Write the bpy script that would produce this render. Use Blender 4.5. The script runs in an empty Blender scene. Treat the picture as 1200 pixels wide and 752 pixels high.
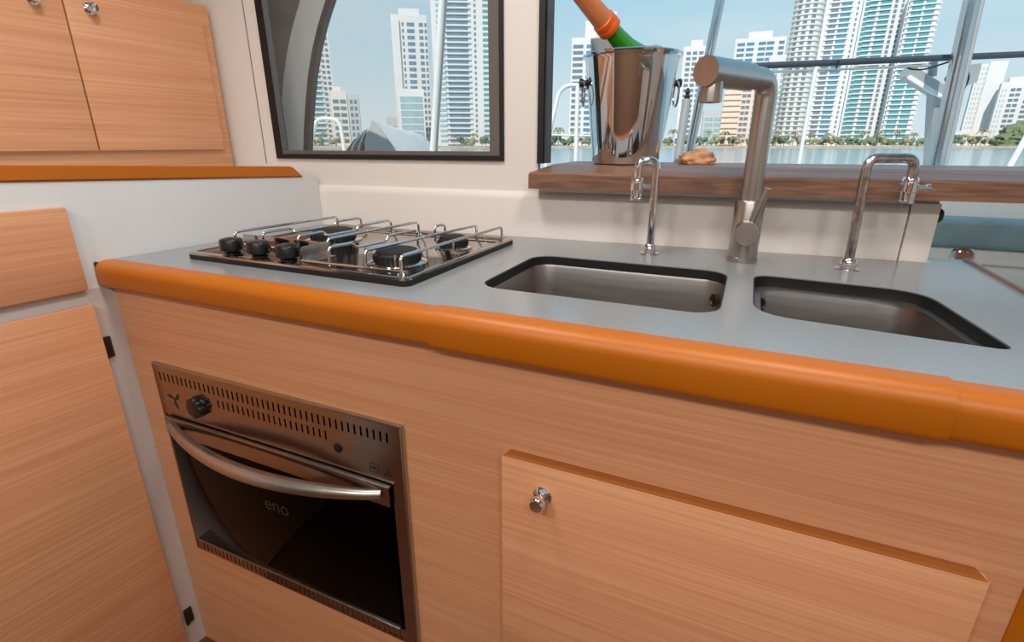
import bpy, bmesh, math, random
from mathutils import Vector, Matrix, noise
random.seed(7)
scene = bpy.context.scene
COL = scene.collection
R = math.radians

# ------------------------------------------------------------------ camera
EYE = 1.12                                   # camera height above the galley sole, worktop is 0.92
CAM = Vector((0, 0, EYE))
FPX = 599.0
PITCH = math.atan(208 / 599.0)
YAW = R(24.3)
FW = Vector((-math.sin(YAW) * math.cos(PITCH), math.cos(YAW) * math.cos(PITCH), -math.sin(PITCH)))
RT = Vector((math.cos(YAW), math.sin(YAW), 0))
UP = RT.cross(FW)
FH = Vector((-math.sin(YAW), math.cos(YAW), 0))
cd = bpy.data.cameras.new('camera')
cd.sensor_width = 36.0
cd.lens = 36.0 * FPX / 1200.0
cd.clip_start = 0.02
cd.clip_end = 5000
cam = bpy.data.objects.new('camera', cd)
COL.objects.link(cam)
cam.matrix_world = Matrix(((RT.x, UP.x, -FW.x, CAM.x), (RT.y, UP.y, -FW.y, CAM.y), (RT.z, UP.z, -FW.z, CAM.z), (0, 0, 0, 1)))
scene.camera = cam

# ------------------------------------------------------------------ view, sky, sun
scene.view_settings.view_transform = 'Standard'
scene.view_settings.look = 'None'
scene.view_settings.exposure = 0.0
scene.view_settings.gamma = 1.0
scene.view_settings.use_curve_mapping = False


def lin(r, g, b):
    def f(c):
        c /= 255.0
        return c / 12.92 if c <= 0.04045 else ((c + 0.055) / 1.055) ** 2.4
    return (f(r), f(g), f(b), 1.0)


world = bpy.data.worlds.new('sky')
scene.world = world
world.use_nodes = True
wn = world.node_tree
wn.nodes.clear()
wo = wn.nodes.new('ShaderNodeOutputWorld')
wb = wn.nodes.new('ShaderNodeBackground')
wt = wn.nodes.new('ShaderNodeTexCoord')
ws = wn.nodes.new('ShaderNodeSeparateXYZ')
wr = wn.nodes.new('ShaderNodeValToRGB')
wr.color_ramp.elements[0].position = 0.0
wr.color_ramp.elements[0].color = lin(214, 230, 236)
wr.color_ramp.elements[1].position = 0.7
wr.color_ramp.elements[1].color = lin(120, 182, 222)
e = wr.color_ramp.elements.new(0.28)
e.color = lin(160, 209, 231)
wm = wn.nodes.new('ShaderNodeMapping')
wm.inputs['Scale'].default_value = (1.5, 1.5, 6)
wc = wn.nodes.new('ShaderNodeTexNoise')
wc.inputs['Scale'].default_value = 1.6
wc.inputs['Detail'].default_value = 5
wcr = wn.nodes.new('ShaderNodeValToRGB')
wcr.color_ramp.elements[0].position = 0.5
wcr.color_ramp.elements[0].color = (0, 0, 0, 1)
wcr.color_ramp.elements[1].position = 0.8
wcr.color_ramp.elements[1].color = (0.5, 0.5, 0.5, 1)
wmix = wn.nodes.new('ShaderNodeMix')
wmix.data_type = 'RGBA'
wmix.inputs[7].default_value = lin(228, 236, 240)
wn.links.new(wt.outputs['Generated'], ws.inputs[0])
wn.links.new(ws.outputs['Z'], wr.inputs[0])
wn.links.new(wt.outputs['Generated'], wm.inputs[0])
wn.links.new(wm.outputs[0], wc.inputs[0])
wn.links.new(wc.outputs[0], wcr.inputs[0])
wn.links.new(wcr.outputs[0], wmix.inputs[0])
wn.links.new(wr.outputs[0], wmix.inputs[6])
wn.links.new(wmix.outputs[2], wb.inputs[0])
wb.inputs[1].default_value = 1.0
wn.links.new(wb.outputs[0], wo.inputs[0])

sl = bpy.data.lights.new('sun', 'SUN')
sl.energy = 3.8
sl.angle = R(0.6)
sl.color = (1.0, 0.93, 0.84)
so = bpy.data.objects.new('sun', sl)
COL.objects.link(so)
SUN_DIR = Vector((0.02, 0.78, -0.68)).normalized()
so.rotation_euler = SUN_DIR.to_track_quat('-Z', 'Y').to_euler()
LAMP_W = 6.2


# ------------------------------------------------------------------ pixel helpers (a pixel gives a direction; the plane gives the distance)
def ray(x, y):
    return FW * FPX + RT * (x - 600) + UP * (376 - y)


def hit(x, y, p, n):
    d = ray(x, y)
    return CAM + d * ((Vector(p) - CAM).dot(n) / d.dot(n))


def on_y(x, y, Y):
    return hit(x, y, (0, Y, 0), Vector((0, 1, 0)))


def on_z(x, y, Z):
    return hit(x, y, (0, 0, Z), Vector((0, 0, 1)))


def on_f(x, y, F):
    return hit(x, y, CAM + FH * F, FH)


# ------------------------------------------------------------------ materials
MATS = {}


def nodes_of(name):
    m = bpy.data.materials.new(name)
    m.use_nodes = True
    nt = m.node_tree
    nt.nodes.clear()
    out = nt.nodes.new('ShaderNodeOutputMaterial')
    p = nt.nodes.new('ShaderNodeBsdfPrincipled')
    nt.links.new(p.outputs[0], out.inputs[0])
    MATS[name] = m
    return m, nt, p, out


def mat(name, col, rough=0.5, metal=0.0, var=0.06, nscale=8.0, bump=0.0, stretch=(1, 1, 1), coat=0.0, spec=0.5, rvar=0.0, emit=None):
    m, nt, p, out = nodes_of(name)
    tc = nt.nodes.new('ShaderNodeTexCoord')
    mp = nt.nodes.new('ShaderNodeMapping')
    mp.inputs['Scale'].default_value = stretch
    nz = nt.nodes.new('ShaderNodeTexNoise')
    nz.inputs['Scale'].default_value = nscale
    nz.inputs['Detail'].default_value = 4
    nt.links.new(tc.outputs['Object'], mp.inputs[0])
    nt.links.new(mp.outputs[0], nz.inputs[0])
    rp = nt.nodes.new('ShaderNodeValToRGB')
    rp.color_ramp.elements[0].position = 0.3
    rp.color_ramp.elements[1].position = 0.7
    rp.color_ramp.elements[0].color = tuple(c * (1 - var) for c in col[:3]) + (1,)
    rp.color_ramp.elements[1].color = tuple(min(1, c * (1 + var)) for c in col[:3]) + (1,)
    nt.links.new(nz.outputs[0], rp.inputs[0])
    nt.links.new(rp.outputs[0], p.inputs['Base Color'])
    p.inputs['Roughness'].default_value = rough
    p.inputs['Metallic'].default_value = metal
    p.inputs['Specular IOR Level'].default_value = spec
    p.inputs['Coat Weight'].default_value = coat
    p.inputs['Coat Roughness'].default_value = 0.12
    if rvar:
        mr = nt.nodes.new('ShaderNodeMapRange')
        mr.inputs['To Min'].default_value = max(0.02, rough - rvar)
        mr.inputs['To Max'].default_value = rough + rvar
        nt.links.new(nz.outputs[0], mr.inputs[0])
        nt.links.new(mr.outputs[0], p.inputs['Roughness'])
    if bump:
        b = nt.nodes.new('ShaderNodeBump')
        b.inputs['Strength'].default_value = bump
        b.inputs['Distance'].default_value = 0.002
        nt.links.new(nz.outputs[0], b.inputs['Height'])
        nt.links.new(b.outputs[0], p.inputs['Normal'])
    if emit:
        p.inputs['Emission Color'].default_value = emit[0]
        p.inputs['Emission Strength'].default_value = emit[1]
    return m


def wood(name, c0, c1, c2, axis='x', rough=0.42, fine=260.0, coat=0.0):
    """straight fine grain running along one axis"""
    m, nt, p, out = nodes_of(name)
    tc = nt.nodes.new('ShaderNodeTexCoord')
    mp = nt.nodes.new('ShaderNodeMapping')
    s = {'x': (0.010, 1, 1), 'y': (1, 0.010, 1), 'z': (1, 1, 0.010)}[axis]
    mp.inputs['Scale'].default_value = s
    ro = nt.nodes.new('ShaderNodeMapping')
    ro.inputs['Rotation'].default_value = (0, 0, R(5) if axis == 'y' else 0)
    nt.links.new(tc.outputs['Object'], ro.inputs[0])
    nt.links.new(ro.outputs[0], mp.inputs[0])
    n1 = nt.nodes.new('ShaderNodeTexNoise')
    n1.inputs['Scale'].default_value = fine
    n1.inputs['Detail'].default_value = 3
    n2 = nt.nodes.new('ShaderNodeTexNoise')
    n2.inputs['Scale'].default_value = fine / 7
    n2.inputs['Detail'].default_value = 4
    mp2 = nt.nodes.new('ShaderNodeMapping')
    mp2.inputs['Scale'].default_value = tuple(0.03 if v < 1 else 1 for v in s)
    nt.links.new(ro.outputs[0], mp2.inputs[0])
    nt.links.new(mp.outputs[0], n1.inputs[0])
    nt.links.new(mp2.outputs[0], n2.inputs[0])
    r1 = nt.nodes.new('ShaderNodeValToRGB')
    r1.color_ramp.elements[0].position = 0.33
    r1.color_ramp.elements[0].color = c0
    r1.color_ramp.elements[1].position = 0.62
    r1.color_ramp.elements[1].color = c1
    nt.links.new(n1.outputs[0], r1.inputs[0])
    r2 = nt.nodes.new('ShaderNodeValToRGB')
    r2.color_ramp.elements[0].position = 0.42
    r2.color_ramp.elements[0].color = (0, 0, 0, 1)
    r2.color_ramp.elements[1].position = 0.72
    r2.color_ramp.elements[1].color = (0.6, 0.6, 0.6, 1)
    nt.links.new(n2.outputs[0], r2.inputs[0])
    mx = nt.nodes.new('ShaderNodeMix')
    mx.data_type = 'RGBA'
    nt.links.new(r2.outputs[0], mx.inputs[0])
    nt.links.new(r1.outputs[0], mx.inputs[6])
    mx.inputs[7].default_value = c2
    nt.links.new(mx.outputs[2], p.inputs['Base Color'])
    p.inputs['Roughness'].default_value = rough
    p.inputs['Coat Weight'].default_value = coat
    b = nt.nodes.new('ShaderNodeBump')
    b.inputs['Strength'].default_value = 0.12
    b.inputs['Distance'].default_value = 0.0006
    nt.links.new(n1.outputs[0], b.inputs['Height'])
    nt.links.new(b.outputs[0], p.inputs['Normal'])
    return m


def glass(name, tint, haze_mix=0.0, ior=1.22):
    """thin tinted pane: see-through with a Fresnel reflection"""
    m, nt, p, out = nodes_of(name)
    nt.nodes.remove(p)
    t = nt.nodes.new('ShaderNodeBsdfTransparent')
    t.inputs[0].default_value = tint
    g = nt.nodes.new('ShaderNodeBsdfGlossy')
    g.inputs['Roughness'].default_value = 0.03
    fr = nt.nodes.new('ShaderNodeFresnel')
    fr.inputs[0].default_value = ior
    mx = nt.nodes.new('ShaderNodeMixShader')
    nt.links.new(fr.outputs[0], mx.inputs[0])
    nt.links.new(t.outputs[0], mx.inputs[1])
    nt.links.new(g.outputs[0], mx.inputs[2])
    nt.links.new(mx.outputs[0], out.inputs[0])
    if haze_mix:                                   # pale diffuse haze mixed in to whiten the view
        df = nt.nodes.new('ShaderNodeBsdfDiffuse')
        df.inputs[0].default_value = (0.8, 0.8, 0.78, 1)
        m2 = nt.nodes.new('ShaderNodeMixShader')
        m2.inputs[0].default_value = haze_mix
        nt.links.new(mx.outputs[0], m2.inputs[1])
        nt.links.new(df.outputs[0], m2.inputs[2])
        nt.links.new(m2.outputs[0], out.inputs[0])
    return m


W0, W1, W2 = lin(209, 148, 106), lin(223, 166, 125), lin(204, 141, 98)
wood('oak_x', W0, W1, W2, 'x')
wood('oak_y', W0, W1, W2, 'y')
wood('oak_edge', lin(150, 88, 36), lin(166, 100, 42), lin(140, 80, 32), 'x', 0.5)
wood('sill_wood', lin(112, 78, 61), lin(147, 109, 88), lin(100, 69, 54), 'x', 0.42, 180, 0.05)
wood('sole_wood', lin(92, 58, 38), lin(108, 70, 46), lin(78, 48, 30), 'x', 0.4, 90)
mat('orange_trim', lin(184, 101, 1), 0.42, var=0.04, nscale=5, rvar=0.04)
mat('white_gelcoat', lin(208, 209, 210), 0.38, var=0.015, nscale=3)
mat('white_liner', lin(232, 225, 218), 0.45, var=0.015, nscale=3)
mat('seam_beige', lin(150, 138, 126), 0.6, var=0.02)
mat('rear_panel', lin(158, 128, 106), 0.5, var=0.04)
mat('strip_grey', lin(196, 188, 184), 0.45, var=0.02)
mat('ceiling_white', lin(240, 236, 230), 0.6, var=0.02)
mat('worktop_grey', lin(140, 144, 146), 0.24, var=0.05, nscale=260, rvar=0.02, spec=0.95)
mat('black_rubber', lin(16, 16, 17), 0.55, var=0.1)
mat('black_plastic', lin(14, 14, 15), 0.32, var=0.1)
mat('cast_iron', lin(22, 21, 21), 0.6, var=0.15, nscale=80, bump=0.2)
mat('steel_satin', lin(188, 182, 176), 0.30, 1.0, 0.05, 60, stretch=(1, 1, 0.05), rvar=0.05)
mat('steel_brushed', lin(174, 168, 164), 0.38, 1.0, 0.06, 220, stretch=(0.04, 1, 1), rvar=0.06)
mat('steel_mirror', lin(214, 212, 210), 0.06, 1.0, 0.02, 20)
mat('steel_hob', lin(176, 168, 160), 0.11, 1.0, 0.04, 30)
mat('steel_oven', lin(168, 152, 138), 0.16, 1.0, 0.05, 120, stretch=(0.03, 1, 1), rvar=0.03)
mat('chrome', lin(228, 228, 228), 0.07, 1.0, 0.03, 30)
mat('chrome_worn', lin(190, 186, 182), 0.2, 1.0, 0.35, 90, rvar=0.12)
mat('dark_hinge', lin(70, 58, 52), 0.4, 0.8, 0.1)
mat('oven_black', lin(8, 7, 7), 0.12, var=0.1, spec=0.5)
mat('print_dark', lin(40, 28, 22), 0.5, var=0.02)
mat('print_grey', lin(44, 38, 36), 0.4, var=0.02)
mat('foil_orange', lin(232, 140, 84), 0.42, 0.25, 0.06, 40, bump=0.3)
mat('foil_band', lin(250, 108, 18), 0.38, 0.15, 0.05, 40, bump=0.3)
mat('bottle_green', lin(62, 158, 30), 0.08, var=0.05, coat=0.6)
mat('napkin', lin(216, 214, 210), 0.85, var=0.04, nscale=30, bump=0.2)
mat('teal_vinyl', lin(132, 156, 158), 0.5, var=0.12, nscale=14, bump=0.3)
mat('deck_white', lin(226, 226, 222), 0.45, var=0.02)
mat('pipe_steel', lin(196, 196, 198), 0.16, 1.0, 0.04, 30)
mat('alu_grey', lin(176, 178, 178), 0.42, 0.35, 0.04)
mat('tube_white', lin(236, 236, 232), 0.4, var=0.02)
mat('boom_dark', lin(62, 68, 78), 0.5, var=0.08)
mat('cable_black', lin(24, 24, 26), 0.6, var=0.05)
mat('canvas_grey', lin(186, 188, 186), 0.85, var=0.06, nscale=9, bump=0.3)
mat('canvas_pale', lin(232, 232, 228), 0.8, var=0.06, nscale=7, bump=0.3)
mat('frame_brown', lin(44, 30, 26), 0.5, var=0.06)
mat('frame_grey', lin(226, 231, 231), 0.5, var=0.02)
mat('frame_taupe', lin(104, 96, 92), 0.45, var=0.04)
mat('coral', lin(246, 172, 128), 0.7, var=0.35, nscale=45, bump=0.6)
mat('water', lin(150, 176, 182), 0.16, var=0.06, nscale=0.4, bump=0.25, stretch=(0.3, 1, 1))
mat('shore', lin(168, 156, 138), 0.9, var=0.15, nscale=0.2)
mat('leaf_a', lin(118, 128, 96), 0.8, var=0.3, nscale=0.8)
mat('leaf_b', lin(146, 146, 112), 0.8, var=0.3, nscale=0.8)
mat('leaf_c', lin(106, 128, 100), 0.8, var=0.3, nscale=0.8)
mat('bark', lin(150, 138, 122), 0.9, var=0.2)
mat('bld_white', lin(222, 222, 222), 0.8, var=0.02, nscale=0.3)
mat('bld_cream', lin(226, 216, 208), 0.8, var=0.02, nscale=0.3)
mat('bld_salmon', lin(232, 204, 186), 0.8, var=0.03, nscale=0.3)
mat('bld_grey', lin(190, 196, 198), 0.8, var=0.02, nscale=0.3)
mat('bld_glass_teal', lin(84, 150, 158), 0.25, var=0.2, nscale=0.12)
mat('bld_glass_grey', lin(112, 128, 138), 0.3, var=0.2, nscale=0.12)
mat('bld_glass_blue', lin(92, 138, 160), 0.25, var=0.2, nscale=0.12)
mat('bld_glass_pale', lin(150, 184, 192), 0.25, var=0.15, nscale=0.12)
mat('roof_grey', lin(150, 146, 142), 0.8, var=0.05)
mat('lamp_face', lin(255, 240, 220), 0.5, var=0.0, emit=(lin(255, 238, 214), 3.0))
glass('pane_tint', (0.96, 0.95, 0.94, 1), 0.05)
glass('oven_glass', (0.10, 0.085, 0.08, 1), ior=1.17)


# ------------------------------------------------------------------ mesh builder
class MB:
    def __init__(self):
        self.bm = bmesh.new()

    def poly(self, pts):
        vs = [self.bm.verts.new(p) for p in pts]
        return self.bm.faces.new(vs)

    def box(self, x0, x1, y0, y1, z0, z1, bev=0.0, seg=2):
        c = [(x, y, z) for x in (x0, x1) for y in (y0, y1) for z in (z0, z1)]
        return self.hexa(c, bev, seg)

    def hexa(self, c, bev=0.0, seg=2):
        """c: 8 corners in x,y,z binary order"""
        v = [self.bm.verts.new(p) for p in c]
        fs = []
        for idx in ((0, 1, 3, 2), (4, 6, 7, 5), (0, 4, 5, 1), (2, 3, 7, 6), (0, 2, 6, 4), (1, 5, 7, 3)):
            fs.append(self.bm.faces.new([v[i] for i in idx]))
        if bev:
            es = {e for f_ in fs for e in f_.edges}
            bmesh.ops.bevel(self.bm, geom=list(es), offset=bev, segments=seg, affect='EDGES', profile=0.5)
        return self

    def prism(self, pts, ext):
        """pts: planar outline of 3-D points, ext: extrusion vector"""
        ext = Vector(ext)
        a = [self.bm.verts.new(p) for p in pts]
        b = [self.bm.verts.new(Vector(p) + ext) for p in pts]
        n = len(pts)
        self.bm.faces.new(a)
        self.bm.faces.new(b[::-1])
        for i in range(n):
            j = (i + 1) % n
            self.bm.faces.new([a[i], b[i], b[j], a[j]])
        return self

    def loft(self, loops, cap0=True, cap1=True, closed=True):
        rows = [[self.bm.verts.new(p) for p in lp] for lp in loops]
        n = len(rows[0])
        for r0, r1 in zip(rows, rows[1:]):
            for i in range(n if closed else n - 1):
                j = (i + 1) % n
                self.bm.faces.new([r0[i], r0[j], r1[j], r1[i]])
        if cap0:
            self.bm.faces.new(rows[0][::-1])
        if cap1:
            self.bm.faces.new(rows[-1])
        return self

    def lathe(self, prof, o, axis=(0, 0, 1), n=28, cap0=True, cap1=True):
        """prof: (radius, height) pairs along the axis"""
        o = Vector(o)
        ax = Vector(axis).normalized()
        u = ax.orthogonal().normalized()
        w = ax.cross(u)
        loops = []
        for r, h in prof:
            r = max(r, 1e-5)
            loops.append([o + ax * h + (u * math.cos(t) + w * math.sin(t)) * r for t in (2 * math.pi * i / n for i in range(n))])
        return self.loft(loops, cap0, cap1)

    def cyl(self, a, b, r, n=20, r2=None):
        a, b = Vector(a), Vector(b)
        L = (b - a).length
        return self.lathe([(r, 0), (r if r2 is None else r2, L)], a, b - a, n)

    def tube(self, pts, r, fil=0.0, n=12, seg=6, closed=False):
        """round bar along a polyline with filleted corners; r may be a function of 0..1"""
        P = [Vector(p) for p in pts]
        out = [P[0]]
        for i in range(1, len(P) - 1):
            a, b, c = P[i - 1], P[i], P[i + 1]
            d1, d2 = (a - b), (c - b)
            f_ = min(fil, d1.length * 0.48, d2.length * 0.48)
            if f_ <= 1e-6:
                out.append(b)
                continue
            p1, p2 = b + d1.normalized() * f_, b + d2.normalized() * f_
            for k in range(seg + 1):
                t = k / seg
                out.append((1 - t) ** 2 * p1 + 2 * t * (1 - t) * b + t * t * p2)
        out.append(P[-1])
        loops = []
        t0 = (out[1] - out[0]).normalized()
        u = t0.orthogonal().normalized()
        for i, p in enumerate(out):
            if i == 0:
                t = t0
            elif i == len(out) - 1:
                t = (out[-1] - out[-2]).normalized()
            else:
                t = ((out[i] - out[i - 1]).normalized() + (out[i + 1] - out[i]).normalized()).normalized()
            u = (u - t * u.dot(t)).normalized()
            w = t.cross(u)
            rr = r(i / (len(out) - 1)) if callable(r) else r
            loops.append([p + (u * math.cos(q) + w * math.sin(q)) * rr for q in (2 * math.pi * k / n for k in range(n))])
        return self.loft(loops)

    def sheet_holes(self, x0, x1, z0, z1, holes, y0, y1):
        """upright board in the XZ plane with rectangular holes"""
        xs = sorted({x0, x1, *[h[0] for h in holes], *[h[1] for h in holes]})
        zs = sorted({z0, z1, *[h[2] for h in holes], *[h[3] for h in holes]})

        def solid(i, k):
            if i < 0 or k < 0 or i >= len(xs) - 1 or k >= len(zs) - 1:
                return False
            cx, cz = (xs[i] + xs[i + 1]) / 2, (zs[k] + zs[k + 1]) / 2
            return not any(h[0] < cx < h[1] and h[2] < cz < h[3] for h in holes)
        V = {}

        def v(i, k, s):
            if (i, k, s) not in V:
                V[(i, k, s)] = self.bm.verts.new((xs[i], (y0, y1)[s], zs[k]))
            return V[(i, k, s)]
        for i in range(len(xs) - 1):
            for k in range(len(zs) - 1):
                if not solid(i, k):
                    continue
                self.bm.faces.new([v(i, k, 0), v(i + 1, k, 0), v(i + 1, k + 1, 0), v(i, k + 1, 0)])
                self.bm.faces.new([v(i, k, 1), v(i, k + 1, 1), v(i + 1, k + 1, 1), v(i + 1, k, 1)])
                for di, dk, a, b in ((-1, 0, (0, 0), (0, 1)), (1, 0, (1, 0), (1, 1)), (0, -1, (0, 0), (1, 0)), (0, 1, (0, 1), (1, 1))):
                    if not solid(i + di, k + dk):
                        p, q = (i + a[0], k + a[1]), (i + b[0], k + b[1])
                        self.bm.faces.new([v(*p, 0), v(*q, 0), v(*q, 1), v(*p, 1)])
        return self


def rrect(x0, x1, y0, y1, r, z, n=6, inset=0.0):
    x0, x1, y0, y1 = x0 + inset, x1 - inset, y0 + inset, y1 - inset
    r = max(r - inset, 0.004)
    out = []
    for cx, cy, a0 in ((x1 - r, y1 - r, 0), (x0 + r, y1 - r, 90), (x0 + r, y0 + r, 180), (x1 - r, y0 + r, 270)):
        for k in range(n + 1):
            a = R(a0 + 90 * k / n)
            out.append(Vector((cx + r * math.cos(a), cy + r * math.sin(a), z)))
    return out


def rootloc(o):
    while o.parent:
        o = o.parent
    return o.location.copy()


def make(name, mb, material, parent=None, loc=None, xf=None, smooth=True, ang=38, label=None):
    bm = mb.bm
    if xf is not None:
        bmesh.ops.transform(bm, matrix=xf, verts=bm.verts)
    bmesh.ops.recalc_face_normals(bm, faces=bm.faces)
    if parent is not None:
        off = rootloc(parent)
    elif loc is not None:
        off = Vector(loc)
    else:
        off = Vector((0, 0, 0))
    bmesh.ops.translate(bm, vec=-off, verts=bm.verts)
    me = bpy.data.meshes.new(name)
    bm.to_mesh(me)
    bm.free()
    if smooth:
        for p in me.polygons:
            p.use_smooth = True
        me.set_sharp_from_angle(angle=R(ang))
    me.materials.append(MATS[material])
    o = bpy.data.objects.new(name, me)
    COL.objects.link(o)
    if parent is not None:
        o.parent = parent
    else:
        o.location = off
    if label:
        o['label'] = label
    return o


def tag(o, label, cat, group=None):
    o['label'] = label
    o['category'] = cat
    if group:
        o['group'] = group
    return o


def thing(name, label, cat, loc, group=None):
    o = bpy.data.objects.new(name, None)
    o.empty_display_size = 0.05
    COL.objects.link(o)
    o.location = loc
    return tag(o, label, cat, group)


def struct(name, mb, material, xf=None, parent=None):
    o = make(name, mb, material, parent=parent, xf=xf)
    if parent is None:
        o['kind'] = 'structure'
    return o


def word(name, text, size, material, parent, M):
    """flat lettering turned into a thin mesh; M places the text plane"""
    cu = bpy.data.curves.new(name, 'FONT')
    cu.body = text
    cu.size = size
    cu.extrude = 0.0002
    cu.align_x = 'CENTER'
    tmp = bpy.data.objects.new(name, cu)
    COL.objects.link(tmp)
    bpy.context.view_layer.update()
    me = bpy.data.meshes.new_from_object(tmp.evaluated_get(bpy.context.evaluated_depsgraph_get()))
    bpy.data.objects.remove(tmp)
    mb = MB()
    mb.bm.from_mesh(me)
    return make(name, mb, material, parent, xf=M, smooth=False)


TOP = 0.92                                    # worktop height

# frames of the skewed walls: the left locker face and the back wall
A5 = R(5)
LK = Matrix.Translation((-1.05, 0.53, 0)) @ Matrix.Rotation(-A5, 4, 'Z')      # local x = out of the face, y = along it
WK = Matrix.Translation((-0.98, 1.03, 0)) @ Matrix.Rotation(R(4), 4, 'Z')     # local x = along the wall, y = into it


def rel(z):
    return EYE + z


# ------------------------------------------------------------------ room shell
CEIL = 2.0
m = MB()
m.box(-2.2, 1.9, -1.3, 1.3, -0.06, 0.0)
struct('floor', m, 'sole_wood')
m = MB()
m.box(-2.3, 2.6, -3.2, 1.10, CEIL, CEIL + 0.08)  # overhang past the rear wall is added to keep the sun out
struct('ceiling', m, 'ceiling_white')
m = MB()
m.box(-2.26, -2.2, -1.3, 1.2, 0, CEIL)
struct('wall_left', m, 'white_liner')
m = MB()
m.sheet_holes(-2.2, 1.9, 0, CEIL, [(-1.5, -0.45, 1.15, 1.7), (0.0, 1.5, 1.15, 1.7)], -1.36, -1.3)
struct('wall_rear', m, 'rear_panel')
m = MB()
m.box(1.9, 1.96, -1.3, 1.35, 0, CEIL)
struct('wall_right', m, 'white_liner')

# back wall: window opening on the left, wide pass-through on the right, stops at the cockpit doorway
X1A, X1B = -0.158, 0.478
Z1 = rel(-0.037)
X2A = 0.556
m = MB()
m.sheet_holes(-1.0, 1.288, 0.0, CEIL, [(X1A, X1B, Z1, rel(0.52)), (X2A, 1.288, rel(-0.06), rel(0.62))], 0.012, 0.030)
m.box(1.288, 2.75, 0.012, 0.030, rel(0.62), CEIL)
m.box(2.0, 2.75, 0.012, 0.030, 0.0, rel(0.62))
wall_back = struct('wall_back', m, 'white_liner', WK)
# swelling of the liner below the windows
m = MB()
prof = [(0.013, 0.60), (0.0, 0.60), (0.0, rel(-0.118)), (0.0015, rel(-0.110)), (0.006, rel(-0.104)), (0.013, rel(-0.100))]
m.prism([(-0.04, y, z) for y, z in prof], (1.283, 0, 0))
make('lower_liner', m, 'white_liner', wall_back, xf=WK)
m = MB()
m.box(1.246, 1.289, 0.0, 0.012, 0.60, rel(-0.098), 0.002)
make('end_panel', m, 'white_liner', wall_back, xf=WK)
m = MB()
m.box(-0.201, -0.1985, 0.0105, 0.013, rel(-0.05), rel(0.8))
make('panel_seam', m, 'seam_beige', wall_back, xf=WK)
m = MB()
m.lathe([(0.010, 0), (0.012, 0.004), (0.012, 0.012), (0.008, 0.016), (0.001, 0.017)], (1.288, 0.03, rel(-0.121)), (1, -0.25, 0), 20)
make('door_catch', m, 'dark_hinge', wall_back, xf=WK)

# window 1: black gasket, inner grey frame, tinted pane
m = MB()
m.sheet_holes(X1A, X1B, Z1, rel(0.52), [(X1A + 0.018, X1B - 0.009, Z1 + 0.011, rel(0.505))], 0.006, 0.033)
win1 = struct('window_1', m, 'black_rubber', WK)
m = MB()
m.sheet_holes(X1A + 0.018, X1B - 0.009, Z1 + 0.011, rel(0.505), [(X1A + 0.020, X1B - 0.034, Z1 + 0.020, rel(0.495))], 0.010, 0.026)
make('sash', m, 'frame_taupe', win1, xf=WK)
m = MB()
m.box(X1A + 0.016, X1B - 0.024, 0.016, 0.021, Z1 + 0.016, rel(0.50))
make('pane', m, 'pane_tint', win1, xf=WK)
# window 2: pass-through, slid open; only the black jamb and the edge of the slid-away sash show
m = MB()
m.box(X2A, X2A + 0.013, 0.004, 0.036, rel(-0.041), rel(0.62))
m.box(X2A, 1.288, 0.004, 0.036, rel(0.60), rel(0.62))
win2 = struct('window_2', m, 'black_rubber', WK)
m = MB()
m.box(X2A + 0.013, X2A + 0.024, 0.012, 0.03, rel(-0.040), rel(0.60))
make('sash', m, 'boom_dark', win2, xf=WK)

# ------------------------------------------------------------------ wooden bar sill in the pass-through
m = MB()
y0 = 0.0
pr = [(-0.052, rel(-0.089)), (-0.052, rel(-0.060)), (-0.048, rel(-0.0565)), (0.03, rel(-0.043)), (0.25, rel(-0.043)), (0.25, rel(-0.072)), (0.012, rel(-0.089))]
n_ = len(pr)
xa = [0.556, 0.556, 0.558, 0.585, 0.585, 0.585, 0.556]
loops = [[(xa[i], p[0], p[1]) for i, p in enumerate(pr)], [(2.02, p[0], p[1]) for p in pr]]
m.loft(loops)
sill = make('bar_sill', m, 'sill_wood', loc=(-0.4, 1.05, rel(-0.089)), xf=WK, smooth=False)
tag(sill, 'brown wooden bar sill running along the open pass-through under the bucket', 'sill')

# ------------------------------------------------------------------ left locker with slanted ledge
lk = thing('side_locker', 'white moulded locker on the left with pale wood drawer front and tall door', 'locker', (-1.05, 0.53, 0))
m = MB()
yA, yB = -0.85, 0.548


def ledge(y):
    return rel(-0.057 - 0.038 * (y + 0.111))


WKI = WK.inverted()


def yend(x, gap=0.002):
    # local y at which the locker meets the back wall
    p0, p1 = (WKI @ (LK @ Vector((x, 0, 0)))).y, (WKI @ (LK @ Vector((x, 1, 0)))).y
    return (0.0 - gap - p0) / (p1 - p0)


def hxw(x0, x1, ya, zf0, zf1, g=0.002):
    out = []
    for x in (x0, x1):
        for y in (ya, yend(x, g)):
            out += [(x, y, zf0(y)), (x, y, zf1(y))]
    return out


def hx(x0, x1, ya, yb, zf0, zf1):
    return [(x, y, (zf0 if s == 0 else zf1)(y)) for x in (x0, x1) for y in (ya, yb) for s in (0, 1)]


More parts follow.
